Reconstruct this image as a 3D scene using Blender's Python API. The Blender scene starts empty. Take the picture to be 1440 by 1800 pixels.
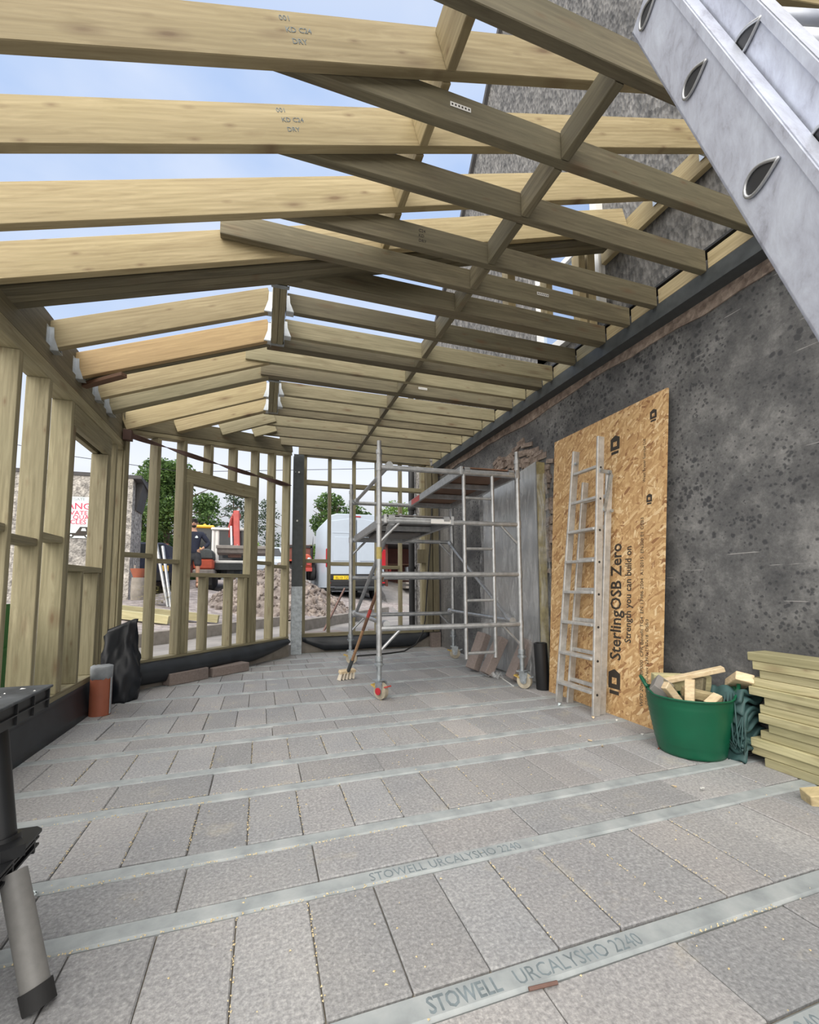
import bpy, math, random
from mathutils import Vector, Matrix, Euler
random.seed(7)
SC = bpy.context.scene
COL = SC.collection
PI = math.pi

# ------------------------------------------------------------------ camera, sky, light
CAM_H = 1.012
PITCH, ROLL, YAW = math.radians(4.86), math.radians(-0.33), math.radians(18.4)
def make_camera():
    f0 = Vector((math.sin(YAW), math.cos(YAW), 0)); r0 = Vector((math.cos(YAW), -math.sin(YAW), 0)); u0 = Vector((0, 0, 1))
    f = f0 * math.cos(PITCH) + u0 * math.sin(PITCH)
    u = u0 * math.cos(PITCH) - f0 * math.sin(PITCH)
    r = r0 * math.cos(ROLL) + u * math.sin(ROLL)
    u2 = u * math.cos(ROLL) - r0 * math.sin(ROLL)
    cd = bpy.data.cameras.new('camera')
    cd.sensor_fit = 'HORIZONTAL'; cd.sensor_width = 36.0
    cd.lens = 36.0 * 780.0 / 1440.0
    cd.shift_y = 62.0 / 1440.0
    cd.clip_start = 0.02; cd.clip_end = 500
    co = bpy.data.objects.new('camera', cd)
    m = Matrix((r, u2, -f)).transposed().to_4x4()
    m.translation = Vector((0, 0, CAM_H))
    co.matrix_world = m
    COL.objects.link(co)
    SC.camera = co
make_camera()

SC.view_settings.view_transform = 'Standard'
SC.view_settings.look = 'None'
SC.view_settings.gamma = 1.0
SC.view_settings.use_curve_mapping = False
SC.view_settings.exposure = 0.0
SC.cycles.max_bounces = 8
SC.cycles.use_denoising = True

def make_world():
    w = bpy.data.worlds.new('overcast_sky'); SC.world = w; w.use_nodes = True
    nt = w.node_tree; N = nt.nodes; L = nt.links
    for n in list(N): N.remove(n)
    out = N.new('ShaderNodeOutputWorld'); bg = N.new('ShaderNodeBackground')
    tc = N.new('ShaderNodeTexCoord'); sep = N.new('ShaderNodeSeparateXYZ')
    L.new(tc.outputs['Generated'], sep.inputs[0])
    rmp = N.new('ShaderNodeValToRGB'); e = rmp.color_ramp.elements
    e[0].position = 0.0; e[0].color = (0.20, 0.195, 0.19, 1)
    hz = e.new(0.012); hz.color = (1.05, 1.07, 1.10, 1)
    e[1].position = 0.75; e[1].color = (0.47, 0.63, 0.95, 1)
    m1 = e.new(0.22); m1.color = (0.95, 0.99, 1.06, 1)
    m2 = e.new(0.46); m2.color = (0.56, 0.70, 0.96, 1)
    L.new(sep.outputs['Z'], rmp.inputs['Fac'])
    nz = N.new('ShaderNodeTexNoise'); nz.inputs['Scale'].default_value = 2.2; nz.inputs['Detail'].default_value = 5
    mp = N.new('ShaderNodeMapping'); mp.inputs['Scale'].default_value = (1, 1, 2.2)
    L.new(tc.outputs['Generated'], mp.inputs[0]); L.new(mp.outputs[0], nz.inputs['Vector'])
    r2 = N.new('ShaderNodeValToRGB'); r2.color_ramp.elements[0].position = 0.46; r2.color_ramp.elements[1].position = 0.70
    L.new(nz.outputs['Fac'], r2.inputs['Fac'])
    mx = N.new('ShaderNodeMix'); mx.data_type = 'RGBA'
    mulc = N.new('ShaderNodeMath'); mulc.operation = 'MULTIPLY'; mulc.inputs[1].default_value = 0.65
    L.new(r2.outputs['Color'], mulc.inputs[0])
    L.new(mulc.outputs[0], mx.inputs['Factor']); L.new(rmp.outputs['Color'], mx.inputs[6]); mx.inputs[7].default_value = (0.86, 0.92, 1.04, 1)
    # brighter cloud where the sun sits behind the photographer
    dt = N.new('ShaderNodeVectorMath'); dt.operation = 'DOT_PRODUCT'
    d = Vector((-0.40, -0.62, 0.66)).normalized(); dt.inputs[1].default_value = d
    L.new(tc.outputs['Generated'], dt.inputs[0])
    mr = N.new('ShaderNodeMapRange'); mr.inputs['From Min'].default_value = 0.30; mr.inputs['From Max'].default_value = 1.0
    mr.inputs['To Min'].default_value = 0.0; mr.inputs['To Max'].default_value = 1.0
    L.new(dt.outputs['Value'], mr.inputs['Value'])
    mx2 = N.new('ShaderNodeMix'); mx2.data_type = 'RGBA'
    L.new(mr.outputs[0], mx2.inputs['Factor']); L.new(mx.outputs[2], mx2.inputs[6]); mx2.inputs[7].default_value = (3.6, 3.4, 3.1, 1)
    L.new(mx2.outputs[2], bg.inputs['Color']); bg.inputs['Strength'].default_value = 1.0
    L.new(bg.outputs[0], out.inputs['Surface'])
make_world()

def make_sun():
    sd = bpy.data.lights.new('sun_behind_cloud', 'SUN'); sd.energy = 0.95; sd.angle = math.radians(40); sd.color = (1.0, 0.97, 0.92)
    so = bpy.data.objects.new('sun_behind_cloud', sd); COL.objects.link(so)
    so.location = (-4, -6, 9)
    so.rotation_euler = Vector((0.40, 0.62, -0.66)).to_track_quat('-Z', 'Y').to_euler()
make_sun()

# ------------------------------------------------------------------ materials
MATS = {}
def new_mat(name):
    m = bpy.data.materials.new(name); m.use_nodes = True
    nt = m.node_tree; b = nt.nodes['Principled BSDF']
    MATS[name] = m
    return m, nt, b
def setc(b, col, rough=0.6, metal=0.0, spec=None):
    b.inputs['Base Color'].default_value = (*col, 1); b.inputs['Roughness'].default_value = rough; b.inputs['Metallic'].default_value = metal
    if spec is not None: b.inputs['Specular IOR Level'].default_value = spec
def nd(nt, t, **kw):
    n = nt.nodes.new(t)
    for k, v in kw.items():
        if k.startswith('i_'): n.inputs[k[2:].replace('_', ' ')].default_value = v
        else: setattr(n, k, v)
    return n
def ramp(nt, pts):
    r = nt.nodes.new('ShaderNodeValToRGB'); e = r.color_ramp.elements
    e[0].position, e[0].color = pts[0][0], (*pts[0][1], 1) if len(pts[0][1]) == 3 else pts[0][1]
    e[1].position, e[1].color = pts[-1][0], (*pts[-1][1], 1)
    for p, c in pts[1:-1]:
        q = e.new(p); q.color = (*c, 1)
    return r
def mixrgb(nt, fac, a, b, mode='MIX'):
    m = nt.nodes.new('ShaderNodeMix'); m.data_type = 'RGBA'; m.blend_type = mode
    for s, v in ((0, fac), (6, a), (7, b)):
        if isinstance(v, (int, float)): m.inputs[s].default_value = v
        elif isinstance(v, tuple): m.inputs[s].default_value = (*v, 1) if len(v) == 3 else v
        else: nt.links.new(v, m.inputs[s])
    return m.outputs[2]
def coords(nt, scale=(1, 1, 1), which='Object', rand=True):
    tc = nd(nt, 'ShaderNodeTexCoord'); mp = nd(nt, 'ShaderNodeMapping'); mp.inputs['Scale'].default_value = scale
    if rand:
        oi = nd(nt, 'ShaderNodeObjectInfo'); mu = nd(nt, 'ShaderNodeVectorMath', operation='SCALE'); mu.inputs[3].default_value = 37.0
        cb = nd(nt, 'ShaderNodeCombineXYZ'); nt.links.new(oi.outputs['Random'], cb.inputs[0]); nt.links.new(oi.outputs['Random'], cb.inputs[1])
        nt.links.new(oi.outputs['Random'], cb.inputs[2]); nt.links.new(cb.outputs[0], mu.inputs[0])
        ad = nd(nt, 'ShaderNodeVectorMath', operation='ADD'); nt.links.new(tc.outputs[which], ad.inputs[0]); nt.links.new(mu.outputs[0], ad.inputs[1])
        nt.links.new(ad.outputs[0], mp.inputs[0])
    else:
        nt.links.new(tc.outputs[which], mp.inputs[0])
    return mp.outputs[0]
def noise(nt, vec, scale, detail=4, rough=0.55, dist=0.0):
    n = nd(nt, 'ShaderNodeTexNoise'); n.inputs['Scale'].default_value = scale; n.inputs['Detail'].default_value = detail
    n.inputs['Roughness'].default_value = rough; n.inputs['Distortion'].default_value = dist
    nt.links.new(vec, n.inputs['Vector']); return n.outputs['Fac']
def bump(nt, b, h, strength=0.3, dist=0.01):
    n = nd(nt, 'ShaderNodeBump'); n.inputs['Strength'].default_value = strength; n.inputs['Distance'].default_value = dist
    nt.links.new(h, n.inputs['Height']); nt.links.new(n.outputs[0], b.inputs['Normal'])

def simple(name, col, rough=0.6, metal=0.0, var=0.12, scale=6.0, bmp=0.0):
    m, nt, b = new_mat(name); setc(b, col, rough, metal)
    v = coords(nt); f = noise(nt, v, scale)
    lo = tuple(max(0, c * (1 - var)) for c in col); hi = tuple(min(1, c * (1 + var)) for c in col)
    r = ramp(nt, [(0.3, lo), (0.7, hi)]); nt.links.new(f, r.inputs['Fac']); nt.links.new(r.outputs['Color'], b.inputs['Base Color'])
    if bmp: bump(nt, b, noise(nt, v, scale * 8), bmp, 0.004)
    return m

def wood(name, lo, hi, knot=(0.16, 0.09, 0.045), tint=(0.42, 0.42, 0.22), tamt=0.35, knots=True):
    m, nt, b = new_mat(name); setc(b, hi, 0.72)
    v = coords(nt, (1.1, 17, 17))
    g1 = noise(nt, v, 2.0, 7, 0.66, 0.9)
    r = ramp(nt, [(0.33, lo), (0.5, tuple((a + c) / 2 for a, c in zip(lo, hi))), (0.66, hi)]); nt.links.new(g1, r.inputs['Fac'])
    v2 = coords(nt, (0.5, 1.6, 1.6))
    wv = nd(nt, 'ShaderNodeTexWave'); wv.wave_type = 'BANDS'; wv.bands_direction = 'Z'
    wv.inputs['Scale'].default_value = 9; wv.inputs['Distortion'].default_value = 5.0; wv.inputs['Detail'].default_value = 2; wv.inputs['Detail Scale'].default_value = 0.7
    nt.links.new(v2, wv.inputs['Vector'])
    mr = nd(nt, 'ShaderNodeMapRange'); mr.inputs['To Min'].default_value = 0.93; mr.inputs['To Max'].default_value = 1.03
    nt.links.new(wv.outputs['Fac'], mr.inputs['Value'])
    c = mixrgb(nt, 1.0, r.outputs['Color'], mr.outputs[0], 'MULTIPLY')
    v3 = coords(nt, (0.9, 0.9, 0.9)); tn = noise(nt, v3, 1.7, 3)
    rt = ramp(nt, [(0.42, (0, 0, 0)), (0.72, (1, 1, 1))]); nt.links.new(tn, rt.inputs['Fac'])
    mt = nd(nt, 'ShaderNodeMath', operation='MULTIPLY'); mt.inputs[1].default_value = tamt; nt.links.new(rt.outputs['Color'], mt.inputs[0])
    c = mixrgb(nt, mt.outputs[0], c, tint)
    if knots:
        for ksc, gate, amt in (((2.6, 0.5, 8.5), 0.35, 0.75), ((6.5, 0.6, 17.0), 0.62, 0.6)):
            vk = coords(nt, ksc)
            vo = nd(nt, 'ShaderNodeTexVoronoi'); vo.inputs['Scale'].default_value = 1.0; nt.links.new(vk, vo.inputs['Vector'])
            rk = ramp(nt, [(0.05, (1, 1, 1)), (0.11, (0.5, 0.5, 0.5)), (0.25, (0, 0, 0))]); nt.links.new(vo.outputs['Distance'], rk.inputs['Fac'])
            sx = nd(nt, 'ShaderNodeSeparateColor'); nt.links.new(vo.outputs['Color'], sx.inputs[0])
            gt = nd(nt, 'ShaderNodeMath', operation='GREATER_THAN'); gt.inputs[1].default_value = gate; nt.links.new(sx.outputs[0], gt.inputs[0])
            mk = nd(nt, 'ShaderNodeMath', operation='MULTIPLY'); nt.links.new(gt.outputs[0], mk.inputs[0]); nt.links.new(rk.outputs['Color'], mk.inputs[1])
            mk2 = nd(nt, 'ShaderNodeMath', operation='MULTIPLY'); mk2.inputs[1].default_value = amt; nt.links.new(mk.outputs[0], mk2.inputs[0])
            c = mixrgb(nt, mk2.outputs[0], c, knot)
    oi = nd(nt, 'ShaderNodeObjectInfo'); mo = nd(nt, 'ShaderNodeMapRange'); mo.inputs['To Min'].default_value = 0.76; mo.inputs['To Max'].default_value = 1.12
    nt.links.new(oi.outputs['Random'], mo.inputs['Value'])
    c = mixrgb(nt, 1.0, c, mo.outputs[0], 'MULTIPLY')
    nt.links.new(c, b.inputs['Base Color'])
    bump(nt, b, g1, 0.12, 0.004)
    return m
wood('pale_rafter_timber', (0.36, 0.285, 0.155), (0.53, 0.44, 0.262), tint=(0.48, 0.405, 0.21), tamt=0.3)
wood('shaded_treated_timber', (0.125, 0.106, 0.066), (0.235, 0.205, 0.13), tint=(0.15, 0.142, 0.088), tamt=0.5)  # green treated timber, darkened further to put the joists' shade into its colour
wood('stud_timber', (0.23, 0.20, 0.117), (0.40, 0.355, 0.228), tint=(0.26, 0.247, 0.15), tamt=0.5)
wood('orange_timber', (0.33, 0.225, 0.11), (0.47, 0.335, 0.175), tint=(0.42, 0.32, 0.155), tamt=0.4)
wood('stack_timber', (0.36, 0.325, 0.175), (0.58, 0.525, 0.315), tint=(0.33, 0.325, 0.18), tamt=0.5)
wood('fresh_cut_timber', (0.66, 0.50, 0.30), (0.84, 0.70, 0.48), tint=(0.72, 0.56, 0.36), tamt=0.3)
wood('old_brown_timber', (0.14, 0.075, 0.045), (0.25, 0.14, 0.09), tint=(0.16, 0.09, 0.06), tamt=0.4, knots=False)
wood('broom_handle_wood', (0.36, 0.20, 0.10), (0.50, 0.31, 0.17), tint=(0.35, 0.18, 0.10), tamt=0.4, knots=False)

def m_osb():
    m, nt, b = new_mat('strand_board'); setc(b, (0.6, 0.4, 0.2), 0.62)
    base = None; hh = None
    for k, (rot, sc) in enumerate(((0.45, 1.0), (-0.6, 1.1), (1.25, 0.95), (-0.1, 1.2), (2.2, 1.05))):
        tc = nd(nt, 'ShaderNodeTexCoord'); mp = nd(nt, 'ShaderNodeMapping'); mp.inputs['Scale'].default_value = (10 * sc, 52 * sc, 13 * sc); mp.inputs['Location'].default_value = (k * 3.1, k * 7.7, k * 1.3)
        m0 = nd(nt, 'ShaderNodeMapping'); m0.inputs['Rotation'].default_value = (rot, 0, 0); nt.links.new(tc.outputs['Object'], m0.inputs[0]); nt.links.new(m0.outputs[0], mp.inputs[0])
        nz = nd(nt, 'ShaderNodeTexNoise'); nz.inputs['Scale'].default_value = 18; nt.links.new(tc.outputs['Object'], nz.inputs['Vector'])
        ad = nd(nt, 'ShaderNodeMixRGB') if False else nd(nt, 'ShaderNodeVectorMath', operation='ADD')
        nt.links.new(mp.outputs[0], ad.inputs[0]); nt.links.new(nz.outputs['Color'], ad.inputs[1])
        vo = nd(nt, 'ShaderNodeTexVoronoi'); vo.inputs['Scale'].default_value = 1.0; nt.links.new(ad.outputs[0], vo.inputs['Vector'])
        sp = nd(nt, 'ShaderNodeSeparateColor'); nt.links.new(vo.outputs['Color'], sp.inputs[0])
        r = ramp(nt, [(0.0, (0.27, 0.13, 0.055)), (0.10, (0.42, 0.245, 0.105)), (0.5, (0.53, 0.335, 0.155)), (0.85, (0.63, 0.43, 0.215)), (1.0, (0.74, 0.57, 0.34))])
        nt.links.new(sp.outputs[0], r.inputs['Fac'])
        if base is None: base = r.outputs['Color']; hh = sp.outputs[1]
        else:
            gt = nd(nt, 'ShaderNodeMath', operation='GREATER_THAN'); gt.inputs[1].default_value = 0.58; nt.links.new(sp.outputs[2], gt.inputs[0])
            base = mixrgb(nt, gt.outputs[0], base, r.outputs['Color'])
    nt.links.new(base, b.inputs['Base Color'])
    bump(nt, b, hh, 0.25, 0.003)
m_osb()

def m_block():
    m, nt, b = new_mat('concrete_block'); setc(b, (0.3, 0.3, 0.3), 0.9)
    v = coords(nt, rand=False)
    f = noise(nt, v, 90, 3, 0.7); r = ramp(nt, [(0.30, (0.23, 0.233, 0.238)), (0.55, (0.355, 0.358, 0.362)), (0.78, (0.52, 0.52, 0.52))]); nt.links.new(f, r.inputs['Fac'])
    f2 = noise(nt, v, 1.1, 4); r2 = ramp(nt, [(0.35, (0.86, 0.86, 0.88)), (0.7, (1.12, 1.08, 1.05))]); nt.links.new(f2, r2.inputs['Fac'])
    c = mixrgb(nt, 1.0, r.outputs['Color'], r2.outputs['Color'], 'MULTIPLY')
    at = nd(nt, 'ShaderNodeAttribute', attribute_name='tone'); c = mixrgb(nt, 1.0, c, at.outputs['Color'], 'MULTIPLY')
    f3 = noise(nt, v, 3.2, 6, 0.65); r3 = ramp(nt, [(0.60, (0, 0, 0)), (0.78, (0.42, 0.42, 0.42))]); nt.links.new(f3, r3.inputs['Fac'])
    c = mixrgb(nt, r3.outputs['Color'], c, (0.62, 0.54, 0.38))       # sawdust film
    f4 = noise(nt, v, 2.1, 5, 0.6); r4 = ramp(nt, [(0.66, (0, 0, 0)), (0.74, (0.35, 0.35, 0.35))]); nt.links.new(f4, r4.inputs['Fac'])
    c = mixrgb(nt, r4.outputs['Color'], c, (0.13, 0.12, 0.12))
    nt.links.new(c, b.inputs['Base Color']); bump(nt, b, f, 0.5, 0.004)
m_block()
def m_beam():
    m, nt, b = new_mat('smooth_beam_concrete'); setc(b, (0.4, 0.43, 0.43), 0.75)
    v = coords(nt, (1, 1, 1), rand=False); f = noise(nt, v, 9, 6, 0.6)
    r = ramp(nt, [(0.3, (0.26, 0.285, 0.295)), (0.5, (0.34, 0.37, 0.38)), (0.72, (0.43, 0.455, 0.46))]); nt.links.new(f, r.inputs['Fac'])
    nt.links.new(r.outputs['Color'], b.inputs['Base Color']); bump(nt, b, noise(nt, v, 60), 0.15, 0.002)
m_beam()
def m_dark_wall():
    m, nt, b = new_mat('charcoal_render'); setc(b, (0.1, 0.1, 0.1), 0.85)
    v = coords(nt, rand=False)
    f = noise(nt, v, 2.6, 9, 0.74); r = ramp(nt, [(0.32, (0.055, 0.057, 0.061)), (0.5, (0.115, 0.116, 0.118)), (0.66, (0.225, 0.225, 0.222))]); nt.links.new(f, r.inputs['Fac'])
    fg = noise(nt, v, 70, 3, 0.7); rg = ramp(nt, [(0.3, (0.8, 0.8, 0.8)), (0.7, (1.2, 1.2, 1.2))]); nt.links.new(fg, rg.inputs['Fac'])
    c = mixrgb(nt, 1.0, r.outputs['Color'], rg.outputs['Color'], 'MULTIPLY')
    nz = nd(nt, 'ShaderNodeTexNoise'); nz.inputs['Scale'].default_value = 30; nt.links.new(v, nz.inputs['Vector'])
    sc = nd(nt, 'ShaderNodeVectorMath', operation='SCALE'); sc.inputs[3].default_value = 0.022; nt.links.new(nz.outputs['Color'], sc.inputs[0])
    ad = nd(nt, 'ShaderNodeVectorMath', operation='ADD'); nt.links.new(v, ad.inputs[0]); nt.links.new(sc.outputs[0], ad.inputs[1])
    for vs_, amt in ((26, 0.6), (44, 0.55)):
        flat = nd(nt, 'ShaderNodeMapping'); flat.inputs['Scale'].default_value = (0.0, vs_, vs_); nt.links.new(ad.outputs[0], flat.inputs[0])
        vo = nd(nt, 'ShaderNodeTexVoronoi'); vo.inputs['Scale'].default_value = 1.0; nt.links.new(flat.outputs[0], vo.inputs['Vector'])
        sp = nd(nt, 'ShaderNodeSeparateColor'); nt.links.new(vo.outputs['Color'], sp.inputs[0])
        th = nd(nt, 'ShaderNodeMapRange'); th.inputs['From Min'].default_value = 0.15; th.inputs['To Min'].default_value = 0.0; th.inputs['To Max'].default_value = 0.66; nt.links.new(sp.outputs[0], th.inputs['Value'])
        pm = noise(nt, v, 1.1 if vs_ == 26 else 1.7, 4); pr = ramp(nt, [(0.38, (0.1, 0.1, 0.1)), (0.58, (1, 1, 1))]); nt.links.new(pm, pr.inputs['Fac'])
        thm = nd(nt, 'ShaderNodeMath', operation='MULTIPLY'); nt.links.new(th.outputs[0], thm.inputs[0]); nt.links.new(pr.outputs['Color'], thm.inputs[1])
        df = nd(nt, 'ShaderNodeMath', operation='SUBTRACT'); nt.links.new(thm.outputs[0], df.inputs[0]); nt.links.new(vo.outputs['Distance'], df.inputs[1])
        lt = nd(nt, 'ShaderNodeMapRange'); lt.inputs['From Min'].default_value = 0.0; lt.inputs['From Max'].default_value = 0.22; lt.inputs['To Max'].default_value = amt + 0.2; nt.links.new(df.outputs[0], lt.inputs['Value'])
        c = mixrgb(nt, lt.outputs[0], c, (0.035, 0.037, 0.042))
    # pale scratches
    vs = nd(nt, 'ShaderNodeMapping'); vs.inputs['Rotation'].default_value = (0.45, 0, 0); vs.inputs['Scale'].default_value = (1, 1.6, 40); nt.links.new(v, vs.inputs[0])
    fs = noise(nt, vs.outputs[0], 1.6, 2); rs = ramp(nt, [(0.735, (0, 0, 0)), (0.75, (0.6, 0.6, 0.6))]); nt.links.new(fs, rs.inputs['Fac'])
    c = mixrgb(nt, rs.outputs['Color'], c, (0.45, 0.44, 0.43))
    # lighter and browner streaked render towards the far end of the wall
    sxyz = nd(nt, 'ShaderNodeSeparateXYZ'); nt.links.new(v, sxyz.inputs[0])
    wob = noise(nt, v, 0.8, 4); wa = nd(nt, 'ShaderNodeMath', operation='MULTIPLY_ADD'); wa.inputs[1].default_value = 2.2; wa.inputs[2].default_value = -1.1; nt.links.new(wob, wa.inputs[0])
    ys = nd(nt, 'ShaderNodeMath', operation='ADD'); nt.links.new(sxyz.outputs[1], ys.inputs[0]); nt.links.new(wa.outputs[0], ys.inputs[1])
    ym = nd(nt, 'ShaderNodeMapRange'); ym.inputs['From Min'].default_value = 3.7; ym.inputs['From Max'].default_value = 4.9; ym.inputs['To Max'].default_value = 0.9; nt.links.new(ys.outputs[0], ym.inputs['Value'])
    vst = nd(nt, 'ShaderNodeMapping'); vst.inputs['Scale'].default_value = (1, 5, 0.5); nt.links.new(v, vst.inputs[0])
    fst = noise(nt, vst.outputs[0], 2.0, 5); rst = ramp(nt, [(0.35, (0.17, 0.163, 0.157)), (0.65, (0.40, 0.385, 0.365))]); nt.links.new(fst, rst.inputs['Fac'])
    c = mixrgb(nt, ym.outputs[0], c, rst.outputs['Color'])
    nt.links.new(c, b.inputs['Base Color']); bump(nt, b, noise(nt, v, 45, 5), 0.35, 0.006)
m_dark_wall()
def m_roughcast(name, lo, hi, sc=55, streak=True, bs=0.7):
    m, nt, b = new_mat(name); setc(b, hi, 0.92)
    v = coords(nt, (1, 1, 0.55 if streak else 1), rand=False)
    vo = nd(nt, 'ShaderNodeTexVoronoi'); vo.inputs['Scale'].default_value = sc; nt.links.new(v, vo.inputs['Vector'])
    f = noise(nt, v, sc * 0.5, 4, 0.7); r = ramp(nt, [(0.33, lo), (0.5, tuple((a + c) / 2 for a, c in zip(lo, hi))), (0.66, hi)]); nt.links.new(f, r.inputs['Fac'])
    f2 = noise(nt, v, 0.9, 4); r2 = ramp(nt, [(0.35, (0.8, 0.8, 0.8)), (0.65, (1.15, 1.13, 1.1))]); nt.links.new(f2, r2.inputs['Fac'])
    c = mixrgb(nt, 1.0, r.outputs['Color'], r2.outputs['Color'], 'MULTIPLY')
    nt.links.new(c, b.inputs['Base Color']); bump(nt, b, vo.outputs['Distance'], bs, 0.02)
m_roughcast('house_roughcast', (0.075, 0.077, 0.08), (0.26, 0.258, 0.255), 34)
m_roughcast('pebbledash', (0.13, 0.125, 0.12), (0.55, 0.53, 0.50), 24, False)
m_roughcast('gravel', (0.17, 0.15, 0.15), (0.43, 0.39, 0.385), 14, False)
m_roughcast('rubble_stone', (0.13, 0.105, 0.095), (0.36, 0.315, 0.29), 9, False)
m_roughcast('smooth_slab', (0.22, 0.21, 0.205), (0.33, 0.315, 0.305), 3, False, 0.1)
m_roughcast('brown_brick', (0.225, 0.185, 0.17), (0.29, 0.245, 0.23), 90, False, 0.08)
m_roughcast('stone_rubble_wall', (0.17, 0.13, 0.11), (0.40, 0.33, 0.28), 22, False)

def m_metal(name, col, rough, metal=1.0, var=0.25, scale=18, dirt=None):
    m, nt, b = new_mat(name); setc(b, col, rough, metal)
    v = coords(nt); f = noise(nt, v, scale, 5, 0.6)
    r = ramp(nt, [(0.3, tuple(c * (1 - var) for c in col)), (0.7, tuple(min(1, c * (1 + var * 0.5)) for c in col))]); nt.links.new(f, r.inputs['Fac'])
    c = r.outputs['Color']
    if dirt:
        f2 = noise(nt, v, 4, 6, 0.65); r2 = ramp(nt, [(0.62, (0, 0, 0)), (0.68, (1, 1, 1))]); nt.links.new(f2, r2.inputs['Fac'])
        c = mixrgb(nt, r2.outputs['Color'], c, dirt)
    nt.links.new(c, b.inputs['Base Color'])
    mr = nd(nt, 'ShaderNodeMapRange'); mr.inputs['To Min'].default_value = rough * 0.8; mr.inputs['To Max'].default_value = min(1, rough * 1.25); nt.links.new(f, mr.inputs['Value'])
    nt.links.new(mr.outputs[0], b.inputs['Roughness'])
m_metal('scaffold_aluminium', (0.50, 0.515, 0.53), 0.42, 0.8)
m_metal('ladder_aluminium', (0.60, 0.595, 0.58), 0.5, 0.6)
m_metal('bright_aluminium', (0.74, 0.78, 0.86), 0.45, 0.55, 0.22, 7)
m_metal('galvanised_steel', (0.42, 0.46, 0.49), 0.45, 0.75, 0.35, 25)
m_metal('hanger_zinc', (0.56, 0.60, 0.64), 0.4, 0.7, 0.15, 20)
m_metal('dark_steel', (0.075, 0.085, 0.09), 0.55, 0.2)
m_metal('rusty_bar', (0.20, 0.12, 0.10), 0.7, 0.3)
m_metal('grey_bucket_steel', (0.27, 0.25, 0.235), 0.6, 0.3, 0.3, 6)
m_metal('foil', (0.60, 0.62, 0.64), 0.32, 0.8, 0.12, 3)
simple('membrane', (0.022, 0.026, 0.032), 0.42, 0, 0.3, 5)
simple('black_plastic', (0.014, 0.015, 0.017), 0.45, 0, 0.2)
simple('dusty_black_plastic', (0.055, 0.062, 0.07), 0.6, 0, 0.6, 14)
simple('bin_bag', (0.012, 0.015, 0.021), 0.38, 0, 0.2)
simple('black_rubber', (0.02, 0.02, 0.021), 0.75)
simple('grey_tube_paint', (0.235, 0.232, 0.225), 0.55, 0.1, 0.08, 40)
simple('terracotta', (0.33, 0.105, 0.06), 0.55, 0, 0.15, 4)
simple('grey_tape', (0.34, 0.37, 0.40), 0.45, 0, 0.2, 12)
simple('green_tub', (0.002, 0.088, 0.042), 0.38, 0, 0.12, 5)
simple('green_plastic', (0.03, 0.22, 0.045), 0.5)
simple('teal_tarp', (0.035, 0.085, 0.085), 0.6, 0, 0.35, 8)
simple('mineral_wool', (0.33, 0.28, 0.14), 0.9, 0, 0.35, 14)
simple('ink', (0.035, 0.028, 0.022), 0.7)
simple('blue_ink', (0.185, 0.225, 0.245), 0.7, 0, 0.3, 30)
simple('white_paint', (0.80, 0.80, 0.78), 0.5, 0, 0.04)
simple('van_white', (0.47, 0.54, 0.63), 0.28, 0, 0.02)
m_wg, nt_wg, b_wg = new_mat('sky_glass'); setc(b_wg, (0.55, 0.65, 0.80), 0.06, 0.75)
simple('dark_glass', (0.03, 0.035, 0.04), 0.12)
simple('trim_black', (0.02, 0.021, 0.023), 0.5)
simple('lamp_red', (0.42, 0.02, 0.03), 0.3)
simple('plate_yellow', (0.85, 0.60, 0.03), 0.4)
simple('orange_paint', (0.47, 0.085, 0.045), 0.45, 0, 0.15)
simple('red_paint', (0.42, 0.06, 0.05), 0.45, 0, 0.15)
simple('yellow_paint', (0.78, 0.46, 0.05), 0.45)
simple('dull_red_brown', (0.16, 0.05, 0.035), 0.6)
simple('sign_white', (0.72, 0.82, 0.84), 0.5)
simple('sign_red', (0.60, 0.05, 0.12), 0.5)
simple('skin', (0.50, 0.29, 0.20), 0.55)
simple('hair', (0.014, 0.010, 0.008), 0.7)
simple('navy_cloth', (0.018, 0.023, 0.045), 0.85, 0, 0.25, 12)
simple('charcoal_cloth', (0.035, 0.038, 0.045), 0.85, 0, 0.3, 12)
simple('bark', (0.10, 0.075, 0.055), 0.9)
simple('joint_sand', (0.20, 0.175, 0.135), 0.95, 0, 0.4, 20)
simple('sawdust_yellow', (0.66, 0.55, 0.33), 0.95)
simple('bristle_cream', (0.66, 0.60, 0.50), 0.85)
simple('caster_cream', (0.40, 0.36, 0.28), 0.6, 0, 0.3, 12)
simple('yellow_pedal', (0.50, 0.34, 0.08), 0.6)
simple('brown_ply', (0.20, 0.11, 0.07), 0.6, 0, 0.25, 3)
simple('grey_ply', (0.16, 0.15, 0.145), 0.6, 0, 0.25, 3)
simple('concrete_kerb', (0.27, 0.245, 0.215), 0.9, 0, 0.2, 8)
simple('strap_brown', (0.10, 0.055, 0.045), 0.7)
simple('fern_yellow', (0.42, 0.34, 0.12), 0.8, 0, 0.3)
simple('roof_slate', (0.07, 0.068, 0.07), 0.8)
simple('blue_white_film', (0.70, 0.78, 0.86), 0.4)
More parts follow.
